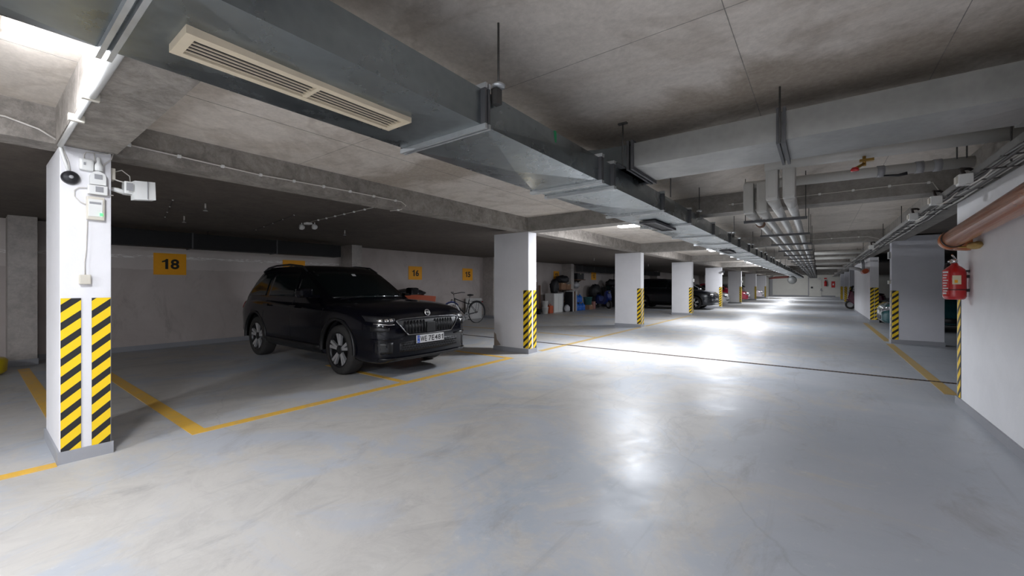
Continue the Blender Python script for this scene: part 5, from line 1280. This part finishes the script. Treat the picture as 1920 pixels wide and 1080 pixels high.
def scooter(label, x, y, rot, paint, dark=None):
    t = thing('scooter', label, 'motorcycle', (x, y, 0), rot)
    r = 0.24
    for xx in (-0.62, 0.62):
        wh = MB().lathe([(r*0.6, -0.05), (r*0.9, -0.06), (r, -0.03), (r, 0.03), (r*0.9, 0.06), (r*0.6, 0.05)], (0, 0, 0), 'y', 24).build('wheel', M['tyre'], t); wh.location = (xx, 0, r)
        MB().lathe([(r*0.62, 0.04), (r*0.5, 0.02), (0, 0.03)], (0, 0, 0), 'y', 18).build('rim', M['greypl'], wh); MB().lathe([(r*0.62, -0.04), (r*0.5, -0.02), (0, -0.03)], (0, 0, 0), 'y', 18).build('rim', M['greypl'], wh)
    prof = [(-0.85, 0.55), (-0.80, 0.78), (-0.45, 0.80), (-0.10, 0.70), (0.0, 0.42), (0.28, 0.38), (0.42, 0.60), (0.50, 0.98), (0.60, 1.0), (0.70, 0.62), (0.60, 0.40), (0.38, 0.24), (-0.25, 0.24), (-0.45, 0.42)]
    bm_ = MB(); n = len(prof); L_ = []
    for (yy, sc) in ((-0.17, 0.90), (-0.13, 1.0), (0.13, 1.0), (0.17, 0.90)):
        L_ += [(lerp(0, a, sc), yy, lerp(0.5, b_, sc)) for a, b_ in prof]
    bm_.add(L_, [(i*n+k, i*n+(k+1) % n, (i+1)*n+(k+1) % n, (i+1)*n+k) for i in range(3) for k in range(n)]+[tuple(range(n)), tuple(reversed(range(3*n, 4*n)))])
    bm_.build('bodywork', paint, t)
    MB().blob((-0.42, 0, 0.83), (0.40, 0.15, 0.07), 3).build('seat', M['blackpl'], t)
    MB().tube([(0.08+0.42, -0.33, 1.05), (0.52, -0.15, 1.06), (0.53, 0, 1.04), (0.52, 0.15, 1.06), (0.50, 0.33, 1.05)], 0.014, 8).build('handlebar', M['blackpl'], t)
    MB().lathe([(0, 0.05), (0.07, 0.04), (0.08, 0.0), (0.05, -0.06), (0, -0.07)], (0.66, 0, 0.90), 'x', 16).build('headlamp', M['lens'], t)
    MB().add([(0.60, -0.14, 1.0), (0.60, 0.14, 1.0), (0.50, 0.12, 1.28), (0.50, -0.12, 1.28), (0.59, -0.14, 1.0), (0.59, 0.14, 1.0), (0.49, 0.12, 1.28), (0.49, -0.12, 1.28)], [(0, 1, 2, 3), (7, 6, 5, 4), (0, 4, 5, 1), (1, 5, 6, 2), (2, 6, 7, 3), (3, 7, 4, 0)]).build('windscreen', M['glass'], t)
    for s_ in (-1, 1):
        m_ = MB().blob((0.48, s_*0.36, 1.22), (0.02, 0.06, 0.04), 2); m_.cyl((0.50, s_*0.28, 1.06), (0.48, s_*0.36, 1.20), 0.006, n=6); m_.build('mirror', M['blackpl'], t)
    MB().blob((0.62, 0, 0.50), (0.22, 0.075, 0.06), 2).build('mudguard', paint, t)
    MB().tube([(-0.30, -0.17, 0.24), (-0.55, -0.19, 0.25), (-0.86, -0.19, 0.30)], [0.03, 0.045, 0.05], 10).build('exhaust', M['chrome'], t)
    MB().tube([(-0.05, 0.05, 0.25), (-0.08, 0.14, 0.10), (-0.10, 0.20, 0.01)], 0.012, 6).build('side_stand', M['rod'], t)
    return t
scooter('blue scooter parked among the clutter by the back wall', -9.85, 21.65, -0.5, M['navy'])
t = tag(MB().blob((-10.40, 21.9, 0.95), (0.30, 0.55, 0.42), 3, 0.12, 14).build('dark_bundle', M['tarp']), 'large dark bundle heaped against the wall behind the blue scooter', 'bundle')
MB().box(-10.70, -10.25, 21.6, 22.2, 0.0, 0.7, bev=0.03).build('bundle_base', M['tarp'], t)
t = thing('black_bin', 'tall black bin with bags on top left of the third column', 'bin', (-10.2, 23.95, 0))
MB().add([(-10.5, 23.4, 0), (-9.95, 23.4, 0), (-9.95, 24.6, 0), (-10.5, 24.6, 0), (-10.6, 23.3, 1.15), (-9.85, 23.3, 1.15), (-9.85, 24.7, 1.15), (-10.6, 24.7, 1.15)],
         [(0, 3, 2, 1), (4, 5, 6, 7), (0, 1, 5, 4), (1, 2, 6, 5), (2, 3, 7, 6), (3, 0, 4, 7)]).build('bin_body', M['blackpl'], t, world=True)
MB().box(-10.62, -9.83, 23.28, 24.72, 1.15, 1.20, bev=0.01).build('bin_rim', M['blackpl'], t, world=True)
tag(MB().blob((-10.2, 23.75, 1.42), (0.3, 0.34, 0.26), 3, 0.2, 15, flat=1.205).build('black_bag', M['tarp']), 'black bag on the tall black bin', 'bag')
tag(MB().blob((-10.1, 24.45, 1.38), (0.26, 0.22, 0.22), 3, 0.2, 16, flat=1.205).build('plastic_bag', M['bag']), 'pale bag on the tall black bin', 'bag')
# maroon motorcycle on the far right
scooter('maroon motorcycle parked beyond the white right wall', 1.98, 28.9, PI-0.35, M['maroon'])
